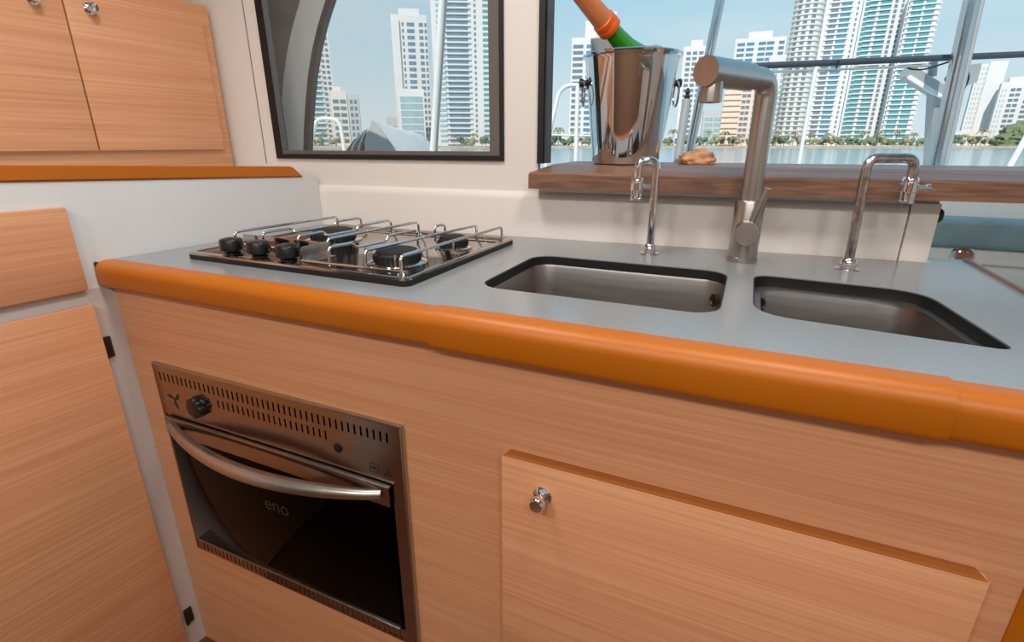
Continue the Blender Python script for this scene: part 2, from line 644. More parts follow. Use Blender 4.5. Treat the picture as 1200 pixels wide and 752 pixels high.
m.hexa(hxw(-0.75, 0.0, yA, lambda y: 0.0, lambda y: ledge(y), 0.001), 0.003, 2)
make('body', m, 'white_gelcoat', lk, xf=LK)
m = MB()
m.prism([(0.003, y, z) for y, z in ((yA, ledge(yA)), (0.455, ledge(0.455)), (0.425, ledge(0.425) + 0.025), (yA, ledge(yA) + 0.025))], (-0.02, 0, 0))
bmesh.ops.bevel(m.bm, geom=[e_ for e_ in m.bm.edges], offset=0.003, segments=2, affect='EDGES')
make('ledge_trim', m, 'orange_trim', lk, xf=LK)
m = MB()
m.hexa(hxw(-0.75, -0.015, yA, lambda y: ledge(y), lambda y: ledge(y) + 0.006))
make('ledge_board', m, 'white_gelcoat', lk, xf=LK)
m = MB()
m.box(0.0, 0.016, -0.60, -0.043, rel(-0.244), rel(-0.101), 0.0015)
dr = make('drawer_front', m, 'oak_y', lk, xf=LK)
m = MB()
m.box(0.0, 0.016, -0.60, -0.0425, 0.03, rel(-0.272), 0.0015)
make('door', m, 'oak_y', lk, xf=LK)
for zz in (-0.358, -1.03):
    m = MB()
    yy = -0.034 if zz > -0.5 else -0.022
    m.box(0.0, 0.006, yy - 0.008, yy + 0.007, rel(zz) - 0.02, rel(zz) + 0.02, 0.001)
    m.cyl((0.006, yy - 0.007, rel(zz) - 0.02), (0.006, yy - 0.007, rel(zz) + 0.02), 0.004, 10)
    make('hinge', m, 'dark_hinge', lk, xf=LK)
m = MB()
m.box(0.0, 0.0015, -0.0425, 0.001, 0.0, rel(-0.246))
make('corner_shade', m, 'strip_grey', lk, xf=LK)  # greyer strip: shade on the white locker put into its colour


def knob_shape(m, p, ax, s=1.0):
    m.lathe([(0.0125 * s, 0), (0.0125 * s, 0.002 * s), (0.010 * s, 0.004 * s), (0.0055 * s, 0.006 * s), (0.0055 * s, 0.011 * s), (0.0085 * s, 0.014 * s),
             (0.0105 * s, 0.018 * s), (0.0105 * s, 0.022 * s), (0.008 * s, 0.0255 * s), (0.0005, 0.0265 * s)], p, ax, 24)


# ------------------------------------------------------------------ overhead cabinet on the ledge
uc = thing('overhead_cabinet', 'pale wood wall cabinet with two doors and chrome knobs above the orange ledge', 'cabinet', LK @ Vector((-0.30, 0.3, ledge(0.3))))
XF = -0.268
LKI = LK.inverted()


def lkhit(x, y, off):
    return LKI @ hit(x, y, LK @ Vector((off, 0, 0)), LK.to_3x3() @ Vector((1, 0, 0)))


m = MB()
m.hexa(hxw(-0.74, XF, -0.85, lambda y: ledge(y) + 0.006, lambda y: lkhit(240, 6, XF).z, 0.004), 0.0015)
make('carcass', m, 'oak_y', uc, xf=LK)
m = MB()
m.box(-0.72, XF - 0.02, -0.85, 0.36, lkhit(240, 6, XF).z, lkhit(240, 6, XF).z + 0.06)
make('shadow_gap', m, 'frame_brown', uc, xf=LK)
dz1, dz0 = lkhit(238, 20, XF + 0.015).z, lkhit(262, 175, XF + 0.015).z
ysp, yrt = lkhit(95, 87, XF + 0.015).y, lkhit(250, 98, XF + 0.015).y
for ya, yb, kx_ in ((ysp + 0.0013, yrt, 106), (ysp - 0.29, ysp - 0.0013, 40), (ysp - 0.58, ysp - 0.2926, None)):
    m = MB()
    m.box(XF, XF + 0.015, ya, yb, dz0, dz1, 0.002)
    d = make('door', m, 'oak_y', uc, xf=LK)
    m = MB()
    ky = lkhit(kx_, 10 if kx_ == 106 else 0, XF + 0.02).y if kx_ else ya + 0.05
    knob_shape(m, (XF + 0.015, ky, dz1 - 0.028), (1, 0, 0), 0.9)
    make('knob', m, 'chrome', d, xf=LK)

# ------------------------------------------------------------------ base cabinet under the worktop
PY = 0.53
OX0, OX1, OZ0, OZ1 = -0.972, -0.418, rel(-0.812), rel(-0.396)
bc = thing('base_cabinet', 'pale wood galley base cabinet with cupboard door below the worktop', 'cabinet', (-0.3, PY, 0))
m = MB()
m.sheet_holes(-1.048, 0.282, 0.0, TOP - 0.0475, [(OX0, OX1, OZ0, OZ1)], PY, PY + 0.018)
make('front_panel', m, 'oak_x', bc)
m = MB()
m.prism([(0.282, PY - 0.002, 0), (0.31, PY - 0.002, 0), (0.318, PY + 0.008, 0), (0.318, PY + 0.5, 0), (0.282, PY + 0.5, 0)], (0, 0, TOP - 0.0495))
make('corner_post', m, 'orange_trim', bc)
m = MB()
m.box(-0.2465, 0.2502, PY - 0.018, PY, 0.10, rel(-0.3815), 0.0008)
bd = make('door', m, 'oak_x', bc)
m = MB()
m.prism([(-0.2455, PY - 0.0172, rel(-0.3815)), (0.2492, PY - 0.0172, rel(-0.3815)), (0.2435, PY - 0.0005, rel(-0.3815)), (-0.2398, PY - 0.0005, rel(-0.3815))], (0, 0, 0.0008))
make('edge_band', m, 'oak_edge', bd)
m = MB()
kp = on_y(636, 580, PY - 0.018)
knob_shape(m, kp, (0, -1, 0))
make('knob', m, 'chrome', bd)

# ------------------------------------------------------------------ worktop with two sink cut-outs
wt_ = thing('worktop', 'grey laminate galley worktop with thick orange rounded front edge', 'worktop', (-0.3, 0.54, TOP - 0.03))
S1 = (-0.352, -0.013, 0.648, 0.898)
S2 = (0.024, 0.258, 0.662, 0.893)
s2loop = None


def sink2_loop(z, inset=0.0, n=6):
    # right end is cut at a slant: back edge is shorter than the front edge
    pts = [(0.0245, 0.676), (0.272, 0.650), (0.246, 0.884), (0.0245, 0.900)]
    rad = [0.05, 0.02, 0.05, 0.035]
    cx = sum(p[0] for p in pts) / 4
    cy = sum(p[1] for p in pts) / 4
    q = []
    for p in pts:
        q.append(Vector((p[0] - math.copysign(inset, p[0] - cx), p[1] - math.copysign(inset, p[1] - cy), z)))
    out = []
    for i in range(4):
        a, b, c = q[i - 1], q[i], q[(i + 1) % 4]
        r_ = max(rad[i] - inset * 0.5, 0.01)
        p1, p2 = b + (a - b).normalized() * r_, b + (c - b).normalized() * r_
        for k in range(n + 1):
            t = k / n
            out.append((1 - t) ** 2 * p1 + 2 * t * (1 - t) * b + t * t * p2)
    return out


def sink1_loop(z, inset=0.0):
    return rrect(*S1, 0.038, z, 6, inset)


def wallpt(x):
    return WK @ Vector((x, -0.001, 0))


outer = [(-1.047, 0.54), (0.37, 0.54), (0.372, 1.17), (0.318, 1.17)]
w_end = wallpt(1.292)
w_l = wallpt(-0.02)
outer += [(w_end.x, w_end.y), (w_l.x, w_l.y)]
bm_ = bmesh.new()
edges = []
for lp in ([Vector((x, y, TOP)) for x, y in outer], sink1_loop(TOP), sink2_loop(TOP)):
    vs = [bm_.verts.new(p) for p in lp]
    edges += [bm_.edges.new((vs[i], vs[(i + 1) % len(vs)])) for i in range(len(vs))]
bmesh.ops.triangle_fill(bm_, use_beauty=True, use_dissolve=False, edges=edges)
ex = bmesh.ops.extrude_face_region(bm_, geom=list(bm_.faces))
bmesh.ops.translate(bm_, vec=(0, 0, -0.016), verts=[g for g in ex['geom'] if isinstance(g, bmesh.types.BMVert)])
m = MB()
m.bm = bm_
make('slab', m, 'worktop_grey', wt_, smooth=False)
for lf in (sink1_loop, sink2_loop):
    m = MB()
    m.loft([lf(TOP - 0.0015, 0.0), lf(TOP - 0.0015, 0.002), lf(TOP - 0.016, 0.002), lf(TOP - 0.016, 0.0)], False, False)
    make('cutout_edge', m, 'black_rubber', wt_)
# rounded orange nosing, in three lengths: the middle one is a touch fuller
for xa_, xb_, g in ((-1.050, -0.345, 0.0), (-0.345, 0.186, 0.0022), (0.186, 0.385, 0.0)):
    m = MB()
    zt, zb, yi, yo, rr = TOP + 0.0004 + g, TOP - 0.047 - g, 0.54, 0.508 - g, 0.018
    pf = [(yi, zb), (yi, zt)]
    for k in range(7):
        a = R(90 + 90 * k / 6)
        pf.append((yo + rr + rr * math.cos(a), zt - rr + rr * math.sin(a)))
    for k in range(5):
        a = R(180 + 90 * k / 4)
        pf.append((yo + 0.01 + 0.01 * math.cos(a), zb + 0.01 + 0.01 * math.sin(a)))
    pf.append((yi - 0.009, zb))
    m.loft([[(xa_, y, z) for y, z in pf], [(xb_, y, z) for y, z in pf]])
    make('front_nosing', m, 'orange_trim', wt_)
m = MB()
m.box(0.371, 0.377, 0.54, 1.172, TOP - 0.03, TOP + 0.004, 0.001)
make('end_lip', m, 'sill_wood', wt_)
m = MB()
m.box(-1.055, -1.0505, 0.509, 0.54, TOP - 0.042, TOP + 0.001, 0.004)
make('nosing_cap', m, 'black_plastic', wt_)


def sink(name, lf, label, dr_c, over):
    t = thing(name, label, 'sink', (dr_c[0], dr_c[1], TOP - 0.19))
    z0 = TOP - 0.0168
    prof = [(0.0, -0.012), (0.0, 0.0015), (-0.004, 0.003), (-0.05, 0.005), (-0.115, 0.009), (-0.128, 0.013), (-0.135, 0.022), (-0.138, 0.036)]
    loops = [lf(z0, -0.012)] + [lf(z0 + h, i) for h, i in prof[1:]]
    back = [lf(z0 + h - 0.002, i - 0.0015) for h, i in prof[1:]][::-1]
    m = MB()
    m.loft(loops, False, True)
    b = make('bowl', m, 'steel_brushed', t, ang=60)
    m = MB()
    m.lathe([(0.026, 0), (0.026, 0.002), (0.018, 0.003), (0.016, 0.001), (0.001, 0.0008)], (dr_c[0], dr_c[1], z0 - 0.1378), (0, 0, 1), 24)
    make('drain', m, 'chrome', t)
    m = MB()
    p, ax = over
    m.lathe([(0.011, 0), (0.011, 0.0015), (0.008, 0.003), (0.006, 0.001), (0.0005, 0.001)], p, ax, 20)
    make('overflow', m, 'dark_hinge', t)
    return t


sink('sink', sink1_loop, 'left stainless sink bowl set in the grey worktop below the small tap', (-0.18, 0.77), (Vector((-0.0285, 0.8785, on_y(839, 352, 0.8785).z)), (-0.75, -0.66, 0.05)))
sink('sink', sink2_loop, 'right stainless sink bowl with slanted end set in the grey worktop', (0.13, 0.77), (Vector((0.0405, 0.8800, on_y(892, 357, 0.88).z)), (0.75, -0.66, 0.05)))

# ------------------------------------------------------------------ three-burner hob
HX0, HX1, HY0, HY1 = -0.926, -0.438, 0.597, 0.985
hb = thing('gas_hob', 'stainless three-burner gas hob with black knobs and wire pan rails', 'hob', ((HX0 + HX1) / 2, HY0, TOP))
m = MB()
m.loft([rrect(HX0 + .002, HX1 - .002, HY0 + .002, HY1 - .002, 0.014, TOP), rrect(HX0, HX1, HY0, HY1, 0.014, TOP + 0.001), rrect(HX0, HX1, HY0, HY1, 0.014, TOP + 0.009)])
make('seal', m, 'black_rubber', hb)
m = MB()
z = TOP + 0.009
m.loft([rrect(HX0, HX1, HY0, HY1, 0.014, z), rrect(HX0 + .001, HX1 - .001, HY0 + .001, HY1 - .001, 0.013, z + 0.003), rrect(HX0, HX1, HY0, HY1, 0.014, z + 0.0042, inset=0.005),
        rrect(HX0, HX1, HY0, HY1, 0.014, z + 0.0042, inset=0.011), rrect(HX0, HX1, HY0, HY1, 0.014, z + 0.0008, inset=0.015)], True, True)
make('plate', m, 'steel_hob', hb)
PZ = TOP + 0.010
for i, (x, y) in enumerate(((-0.845, 0.632), (-0.776, 0.632), (-0.705, 0.630))):
    m = MB()
    m.lathe([(0.0135, 0), (0.0135, 0.003), (0.009, 0.004), (0.009, 0.006), (0.018, 0.0065), (0.0198, 0.008), (0.0198, 0.0245), (0.018, 0.027), (0.010, 0.029), (0.0005, 0.0295)], (x, y, PZ), (0, 0, 1), 26)
    kb = make('knob', m, 'black_plastic', hb)
    m = MB()
    m.box(x - 0.0215, x + 0.0215, y - 0.005, y + 0.005, PZ + 0.010, PZ + 0.025, 0.002)
    make('grip', m, 'black_plastic', kb)
for x, y, r_ in ((-0.526, 0.695, 0.040), (-0.506, 0.845, 0.029), (-0.775, 0.815, 0.046)):
    m = MB()
    m.lathe([(r_ * 1.25, 0), (r_ * 1.25, 0.002), (r_ * 1.05, 0.005), (r_ * 0.92, 0.006), (r_ * 0.92, 0.003), (0.002, 0.003)], (x, y, PZ), (0, 0, 1), 32)
    b = make('burner', m, 'steel_mirror', hb)
    m = MB()
    m.lathe([(r_ * 0.9, 0.003), (r_ * 0.96, 0.006), (r_ * 0.96, 0.016), (r_ * 0.88, 0.018), (r_ * 0.86, 0.022), (r_ * 0.7, 0.024), (0.001, 0.024)], (x, y, PZ), (0, 0, 1), 32)
    make('burner_cap', m, 'cast_iron', b)
    m = MB()
    for k in range(28):
        a = 2 * math.pi * k / 28
        c, s = math.cos(a), math.sin(a)
        m.box(x + c * r_ * 0.97 - 0.0012, x + c * r_ * 0.97 + 0.0012, y + s * r_ * 0.97 - 0.0012, y + s * r_ * 0.97 + 0.0012, PZ + 0.006, PZ + 0.015)
    o = make('flame_ports', m, 'cast_iron', b)
    m = MB()
    m.cyl((x + 0.6 * r_, y - 0.95 * r_, PZ + 0.002), (x + 0.6 * r_, y - 0.95 * r_, PZ + 0.021), 0.002, 8)
    make('spark_pin', m, 'chrome', b)
RZ = rel(-0.160)


def rail(x0, y0, x1, y1, dips=(), zb=PZ):
    pts = [(x0, y0, zb), (x0, y0, RZ)]
    for a, b in dips:
        for t, dz in ((a - 0.015, 0), (a + 0.02, -0.009), (b - 0.02, -0.009), (b + 0.015, 0)):
            pts.append((x0 + (x1 - x0) * t, y0 + (y1 - y0) * t, RZ + dz))
    pts += [(x1, y1, RZ), (x1, y1, zb)]
    m = MB()
    m.tube(pts, 0.0026, 0.009, 10, 5)
    make('pan_rail', m, 'chrome', hb)


rail(-0.885, 0.672, -0.862, 0.925)
rail(-0.832, 0.690, -0.80, 0.933, [(0.28, 0.7)])
rail(-0.742, 0.690, -0.714, 0.930, [(0.25, 0.6)])
rail(-0.672, 0.690, -0.643, 0.932)
rail(-0.612, 0.628, -0.582, 0.838, [(0.25, 0.62)])
rail(-0.541, 0.632, -0.505, 0.940)
rail(-0.464, 0.620, -0.448, 0.942)
rail(-0.578, 0.895, -0.572, 0.925)
for pts in ([(-0.668, 0.622, PZ + 0.005), (-0.455, 0.622, PZ + 0.005)], [(-0.885, 0.690, PZ + 0.004), (-0.672, 0.690, PZ + 0.004)], [(-0.89, 0.928, PZ + 0.004), (-0.448, 0.942, PZ + 0.004)]):
    m = MB()
    m.tube(pts, 0.0025, n=8)
    make('rail_crossbar', m, 'chrome', hb)
m = MB()
m.box(-0.6735, -0.672, 0.630, 0.690, PZ, PZ + 0.026, 0.0006)
m.box(-0.672, -0.655, 0.630, 0.690, PZ, PZ + 0.002)
make('splash_guard', m, 'steel_satin', hb)
m = MB()
m.box(-0.885, -0.675, 0.6895, 0.691, PZ, PZ + 0.024, 0.0006)
make('splash_guard', m, 'steel_hob', hb)

# ------------------------------------------------------------------ built-in oven
ov = thing('oven', 'built-in stainless oven with black glass door and curved bar handle', 'oven', ((OX0 + OX1) / 2, PY, OZ0))
FY = PY - 0.006                                    # fascia front
EX0, EX1, EZ0, EZ1 = -0.980, -0.412, rel(-0.822), rel(-0.390)
DZ1, DZ0 = rel(-0.492), rel(-0.793)                # door opening
DX0, DX1 = -0.972, -0.4375
slots = []


def slot_row(xa_, xb_, n, z0, z1):
    for i in range(n):
        x = xa_ + (xb_ - xa_) * i / (n - 1)
        slots.append((x - 0.0019, x + 0.0019, z0, z1))


slot_row(-0.962, -0.440, 44, rel(-0.421), rel(-0.404))
slot_row(-0.810, -0.562, 21, rel(-0.446), rel(-0.430))
m = MB()
m.sheet_holes(EX0, EX1, DZ1, EZ1, slots, FY, FY + 0.002)
make('fascia', m, 'steel_oven', ov, smooth=False)
slots = []
slot_row(-0.955, -0.448, 44, rel(-0.816), rel(-0.799))
m = MB()
m.sheet_holes(EX0, EX1, EZ0, DZ0, slots, FY, FY + 0.002)
make('bottom_grille', m, 'steel_oven', ov, smooth=False)
m = MB()
m.box(EX0, DX0, FY, FY + 0.002, DZ0, DZ1)
make('side_trim', m, 'steel_oven', ov, smooth=False)
m = MB()
m.box(DX1, EX1, FY, FY + 0.002, DZ0, DZ1)
make('side_trim', m, 'steel_oven', ov, smooth=False)
m = MB()
m.box(EX0, EX1, FY - 0.001, PY, EZ1 - 0.0005, EZ1 + 0.0035, 0.001)
m.box(EX1 - 0.004, EX1 + 0.001, FY - 0.001, PY, EZ0, EZ1, 0.001)
make('rim', m, 'steel_satin', ov)
m = MB()                                            # carcass with an open front so the glass looks into a dark cavity
cx0, cx1, cz0, cz1, cyb = OX0 + 0.004, OX1 - 0.004, OZ0 + 0.004, OZ1 - 0.004, PY + 0.34
m.box(cx0, cx1, cyb - 0.01, cyb, cz0, cz1)
m.box(cx0, cx0 + 0.01, PY + 0.001, cyb, cz0, cz1)
m.box(cx1 - 0.01, cx1, PY + 0.001, cyb, cz0, cz1)
m.box(cx0, cx1, PY + 0.001, cyb, cz0, cz0 + 0.01)
m.box(cx0, cx1, PY + 0.001, cyb, cz1 - 0.01, cz1)
m.box(cx0, cx1, PY + 0.02, PY + 0.03, DZ1 - 0.01, cz1)
m.box(cx0, cx1, PY + 0.02, PY + 0.03, cz0, DZ0 + 0.01)
make('carcass', m, 'oven_black', ov, smooth=False)
m = MB()                                            # shelf inside
for y in (PY + 0.055, PY + 0.30):
    m.cyl((cx0 + 0.03, y, rel(-0.655)), (cx1 - 0.03, y, rel(-0.655)), 0.0022, 8)
for i in range(11):
    x = cx0 + 0.04 + (cx1 - cx0 - 0.08) * i / 10
    m.cyl((x, PY + 0.055, rel(-0.655)), (x, PY + 0.30, rel(-0.655)), 0.0012, 6)
make('oven_shelf', m, 'chrome', ov)
m = MB()                                            # door
m.box(DX0 + 0.004, DX1 - 0.004, FY - 0.004, FY + 0.002, DZ0 + 0.004, DZ1 - 0.006, 0.001)
od = make('door', m, 'oven_glass', ov)
m = MB()
m.box(DX0 + 0.003, DX1 - 0.003, FY - 0.0075, FY - 0.004, DZ1 - 0.040, DZ1 - 0.005, 0.001)
make('door_top_band', m, 'steel_oven', od)
m = MB()
m.box(DX0 + 0.006, DX1 - 0.002, FY - 0.008, FY + 0.001, DZ1 - 0.0055, DZ1 - 0.003, 0.0006)
make('door_edge', m, 'steel_satin', od)
m = MB()
m.box(DX0 + 0.010, DX1 - 0.008, FY - 0.006, FY - 0.003, DZ0 + 0.003, DZ0 + 0.0065, 0.0006)
make('door_edge', m, 'steel_satin', od)
m = MB()
hx0, hx1, hz = DX0 + 0.022, DX1 - 0.018, DZ1 - 0.020
pts = []
for i in range(25):
    t = i / 24
    s = math.sin(math.pi * t)
    pts.append((hx0 + (hx1 - hx0) * t, FY - 0.006 - 0.048 * s ** 0.8, hz - 0.004 * s))
m.tube(pts, lambda t: 0.0085 + 0.0045 * math.sin(math.pi * t), n=16)
make('handle', m, 'steel_satin', od)
m = MB()
kx, kz = -0.866, rel(-0.455)
loops = []
for r_, h in ((0.0205, 0.0), (0.0205, 0.002), (0.0185, 0.003), (0.0195, 0.010), (0.0175, 0.0125), (0.002, 0.0130)):
    lp = []
    for k in range(48):
        a = 2 * math.pi * k / 48
        q = r_ * (1 + (0.07 * math.cos(8 * a) if 0.0025 < h < 0.0128 else 0))
        lp.append((kx + q * math.cos(a), FY - h, kz + q * math.sin(a)))
    loops.append(lp)
m.loft(loops)
make('knob', m, 'black_plastic', ov, ang=50)
m = MB()
m.lathe([(0.0085, 0), (0.0085, 0.001), (0.006, 0.002), (0.0005, 0.002)], (-0.539, FY, rel(-0.456)), (0, -1, 0), 20)
make('ignition_button', m, 'black_plastic', ov)
m = MB()                                            # three-bladed maker's mark
lx, lz = -0.934, rel(-0.456)
for a0 in (20, 140, 260):
    pts = []
    for t, w in ((0, 0.001), (0.4, 0.0042), (0.75, 0.0034), (1, 0.0006)):
        a = R(a0 + 26 * t)
        pts.append((t * 0.021, w, a))
    up_ = [(lx + r_ * math.cos(a) - w * math.sin(a), FY - 0.0003, lz + r_ * math.sin(a) + w * math.cos(a)) for r_, w, a in pts]
    dn = [(lx + r_ * math.cos(a) + w * math.sin(a), FY - 0.0003, lz + r_ * math.sin(a) - w * math.cos(a)) for r_, w, a in pts[::-1]]
    m.prism(up_ + dn, (0, 0.0003, 0))
make('emblem', m, 'print_dark', ov, smooth=False)
for ix in (-0.470, -0.444):                          # two small pictograms
    m = MB()
    iz = rel(-0.473)
    if ix < -0.45:
        m.sheet_holes(ix - 0.008, ix + 0.008, iz - 0.008, iz + 0.008, [(ix - 0.0065, ix + 0.0065, iz - 0.0065, iz + 0.0065)], FY - 0.0003, FY)
        m.box(ix - 0.004, ix + 0.004, FY - 0.0003, FY, iz - 0.002, iz + 0.003)
    else:
        m.prism([(ix - 0.009, FY - 0.0003, iz - 0.008), (ix + 0.009, FY - 0.0003, iz - 0.008), (ix, FY - 0.0003, iz + 0.008)], (0, 0.0003, 0))
    make('pictogram', m, 'print_dark', ov, smooth=False)
p0, p1 = Vector((-0.702, FY - 0.0042, rel(-0.632))), None
word('brand_lettering', 'eno', 0.040, 'print_grey', od, Matrix.Translation(p0) @ Matrix.Rotation(R(90), 4, 'X'))

# ------------------------------------------------------------------ taps
t = thing('mixer_tap', 'tall brushed steel mixer tap with side lever behind the sinks', 'tap', (0.004, 1.0, TOP))
bx_, by_ = 0.004, 1.0
m = MB()
m.lathe([(0.026, 0), (0.026, 0.008), (0.0245, 0.0085), (0.0245, 0.104), (0.023, 0.107), (0.018, 0.107)], (bx_, by_, TOP), (0, 0, 1), 36)
make('body', m, 'steel_satin', t)
SZ = on_y(893, 94, 1.0).z
sp = on_z(827, 83, SZ)
m = MB()
dsp = (sp - Vector((bx_, by_, SZ))).normalized()
m.tube([(bx_, by_, TOP + 0.10), (bx_, by_, SZ), Vector((bx_, by_, SZ)) + dsp * 0.062], 0.0172, 0.034, 28, 10)
make('riser', m, 'steel_satin', t)
m = MB()
a_ = Vector((bx_, by_, SZ)) + dsp * 0.0625
m.cyl(a_, sp, 0.0203, 32)
spo = make('spout', m, 'steel_satin', t)
m = MB()
q = sp - dsp * 0.020
m.lathe([(0.0125, 0.0), (0.015, 0.008), (0.016, 0.036), (0.016, 0.040), (0.013, 0.041), (0.012, 0.036), (0.001, 0.036)], q + Vector((0, 0, 0.0)), (0, 0, -1), 28)
make('nozzle', m, 'steel_satin', spo)
m = MB()
kn = Vector((0.006, 0.972, rel(-0.146)))
kd = Vector((0.02, -0.95, 0.0)).normalized()
m.lathe([(0.021, -0.018), (0.021, 0.016), (0.0195, 0.018), (0.001, 0.0185)], kn, kd, 32)
hk = make('lever_hub', m, 'steel_satin', t)
m = MB()
b0 = kn + kd * 0.004 + Vector((0.004, 0, 0.012))
m.tube([b0, b0 + Vector((0.018, -0.004, 0.064))], 0.0055, n=16)
make('lever', m, 'steel_satin', hk)


def small_tap(name, label, base, top, d, pipe, down, side):
    t = thing(name, label, 'tap', (base[0], base[1], TOP))
    base, top, d, side = Vector(base), Vector(top), Vector(d), Vector(side)
    m = MB()
    m.lathe([(0.020, 0), (0.020, 0.0012), (0.0185, 0.002), (0.012, 0.002), (0.0125, 0.006), (0.012, 0.014), (0.008, 0.019)], (base.x, base.y, TOP), (0, 0, 1), 28)
    make('base_ring', m, 'chrome', t)
    end = top + d
    m = MB()
    m.tube([base + Vector((0, 0, 0.004)), top, end, end + Vector((0, 0, -down))], 0.0075, 0.015, 16, 7)
    make('pipe', m, pipe, t)
    m = MB()
    e0 = end + Vector((0, 0, -down))
    m.lathe([(0.0095, 0.004), (0.0115, 0.0), (0.0115, -0.006), (0.0125, -0.007), (0.0125, -0.018), (0.0115, -0.019), (0.0105, -0.032), (0.0115, -0.033), (0.0115, -0.036), (0.008, -0.036), (0.008, -0.03), (0.001, -0.03)], e0, (0, 0, 1), 16)
    v = make('valve', m, 'chrome', t)
    m = MB()
    k0 = e0 + Vector((0, 0, -0.012))
    m.tube([k0 + side * 0.008, k0 + side * 0.028], 0.0035, n=10)
    m.lathe([(0.0035, 0), (0.0058, 0.002), (0.0058, 0.006), (0.003, 0.008), (0.0005, 0.0082)], k0 + side * 0.024, side, 14)
    make('valve_lever', m, 'chrome', v)
    return t


small_tap('pump_tap', 'small chrome tap with bent pipe over the left sink', (-0.159, 0.993, TOP), (-0.160, 0.993, rel(-0.029)), (-0.030, -0.012, 0), 'chrome', 0.034, (0.92, 0.38, 0))
small_tap('pump_tap', 'small worn chrome tap with bent pipe beside the right sink', (0.168, 1.0, TOP), (0.164, 1.0, rel(-0.022)), (0.066, 0.02, 0), 'chrome_worn', 0.032, (0.95, 0.3, 0))

# ------------------------------------------------------------------ wine bucket, bottle, napkin
BC = Vector((-0.258, 1.175, rel(-0.0425)))
bk = thing('wine_bucket', 'polished steel wine bucket with ring handles on the wooden sill', 'bucket', BC)
HB = 0.213
m = MB()
m.lathe([(0.055, 0.004), (0.066, 0.0), (0.070, 0.002), (0.072, 0.010), (0.095, HB - 0.012), (0.0965, HB - 0.006), (0.101, HB - 0.003), (0.102, HB), (0.100, HB + 0.002), (0.096, HB), (0.093, HB - 0.010),
         (0.070, 0.014), (0.064, 0.008), (0.001, 0.008)], BC, (0, 0, 1), 64, True, True)
make('body', m, 'steel_mirror', bk, ang=30)
for s in (-1, 1):
    ax = RT * s
    pz = BC + Vector((0, 0, HB * 0.76)) + ax * 0.0885
    m = MB()
    m.lathe([(0.012, -0.004), (0.012, 0.002), (0.006, 0.004), (0.006, 0.009), (0.0085, 0.012), (0.0085, 0.018), (0.0005, 0.020)], pz, ax, 18)
    lug = make('lug', m, 'dark_hinge', bk)
    m = MB()
    c = pz + ax * 0.0085 + Vector((0, 0, -0.021))
    m.tube([c + FH * (0.019 * math.cos(a)) + Vector((0, 0, 0.024 * math.sin(a))) + ax * 0.001 for a in (2 * math.pi * k / 28 for k in range(29))], 0.0024, n=8)
    make('ring', m, 'chrome', lug)
# bottle leaning in the bucket
pa = on_f(672, -8, 1.10)
pb = on_f(728, 58, 1.17)
ax = (pb - pa).normalized()
pa = on_f(711, 29, 1.14) - ax * 0.1
bt = thing('wine_bottle', 'green bottle with orange foil neck leaning in the steel bucket', 'bottle', pa + ax * 0.27)
m = MB()
m.lathe([(0.0165, 0.105), (0.0178, 0.135), (0.021, 0.165), (0.031, 0.200), (0.038, 0.225), (0.038, 0.262), (0.034, 0.268), (0.001, 0.27)], pa, ax, 32)
make('glass_body', m, 'bottle_green', bt)
m = MB()
m.lathe([(0.001, -0.03), (0.013, -0.029), (0.0155, -0.022), (0.0155, -0.004), (0.0165, 0.0), (0.0165, 0.006), (0.0172, 0.020), (0.0205, 0.092)], pa, ax, 32)
make('neck_foil', m, 'foil_orange', bt)
m = MB()
m.lathe([(0.0200, 0.086), (0.0228, 0.088), (0.0232, 0.098), (0.0222, 0.099), (0.0236, 0.101), (0.0236, 0.110), (0.0228, 0.113), (0.017, 0.113)], pa, ax, 32)
make('foil_band', m, 'foil_band', bt)
# folded napkin draped round the bottle neck inside the bucket
m = MB()
rows = []
for j in range(9):
    v = j / 8
    row = []
    for i in range(15):
        u = i / 14
        a = R(200 - 200 * u)
        rr = 0.060 + 0.018 * v + 0.004 * math.sin(u * 17 + v * 3)
        row.append(BC + RT * (rr * math.cos(a) - 0.01) + FH * (abs(rr * math.sin(a)) * 0.75 + 0.006) + Vector((0, 0, HB - 0.045 + 0.085 * v * (0.35 + 0.65 * math.sin(math.pi * (0.18 + 0.5 * (1 - u)))) + 0.003 * math.sin(u * 23))))
    rows.append(row)
m.loft(rows, False, False, closed=False)
bmesh.ops.solidify(m.bm, geom=list(m.bm.faces), thickness=0.002)
nk = make('napkin', m, 'napkin', loc=BC + Vector((0, 0, HB - 0.05)))
tag(nk, 'white folded napkin tucked inside the steel bucket behind the bottle', 'napkin')

# orange coral lump on the back of the sill
m = MB()
bmesh.ops.create_icosphere(m.bm, subdivisions=4, radius=1.0)
cc = on_f(822, 188, 1.28)
for v in m.bm.verts:
    d = v.co.copy()
    k = 1 + 0.32 * noise.noise(d * 2.3 + Vector((3, 1, 7))) + 0.16 * noise.noise(d * 6.5)
    q = d * k
    pk = max(0, 1 - abs(q.x - 0.15)) * 0.5
    v.co = Vector((q.x * 0.040, q.y * 0.020, max(-0.45, q.z) * 0.018 + pk * 0.012 * max(0, q.z)))
zmin = min(v.co.z for v in m.bm.verts)
for v in m.bm.verts:
    v.co = Vector((cc.x, 1.235, rel(-0.043))) + RT * v.co.x + FH * v.co.y + Vector((0, 0, v.co.z - zmin))
o = make('coral_lump', m, 'coral', loc=(cc.x, 1.235, rel(-0.043)), ang=180)
tag(o, 'small orange and white coral lump on the sill beside the tall tap', 'ornament')

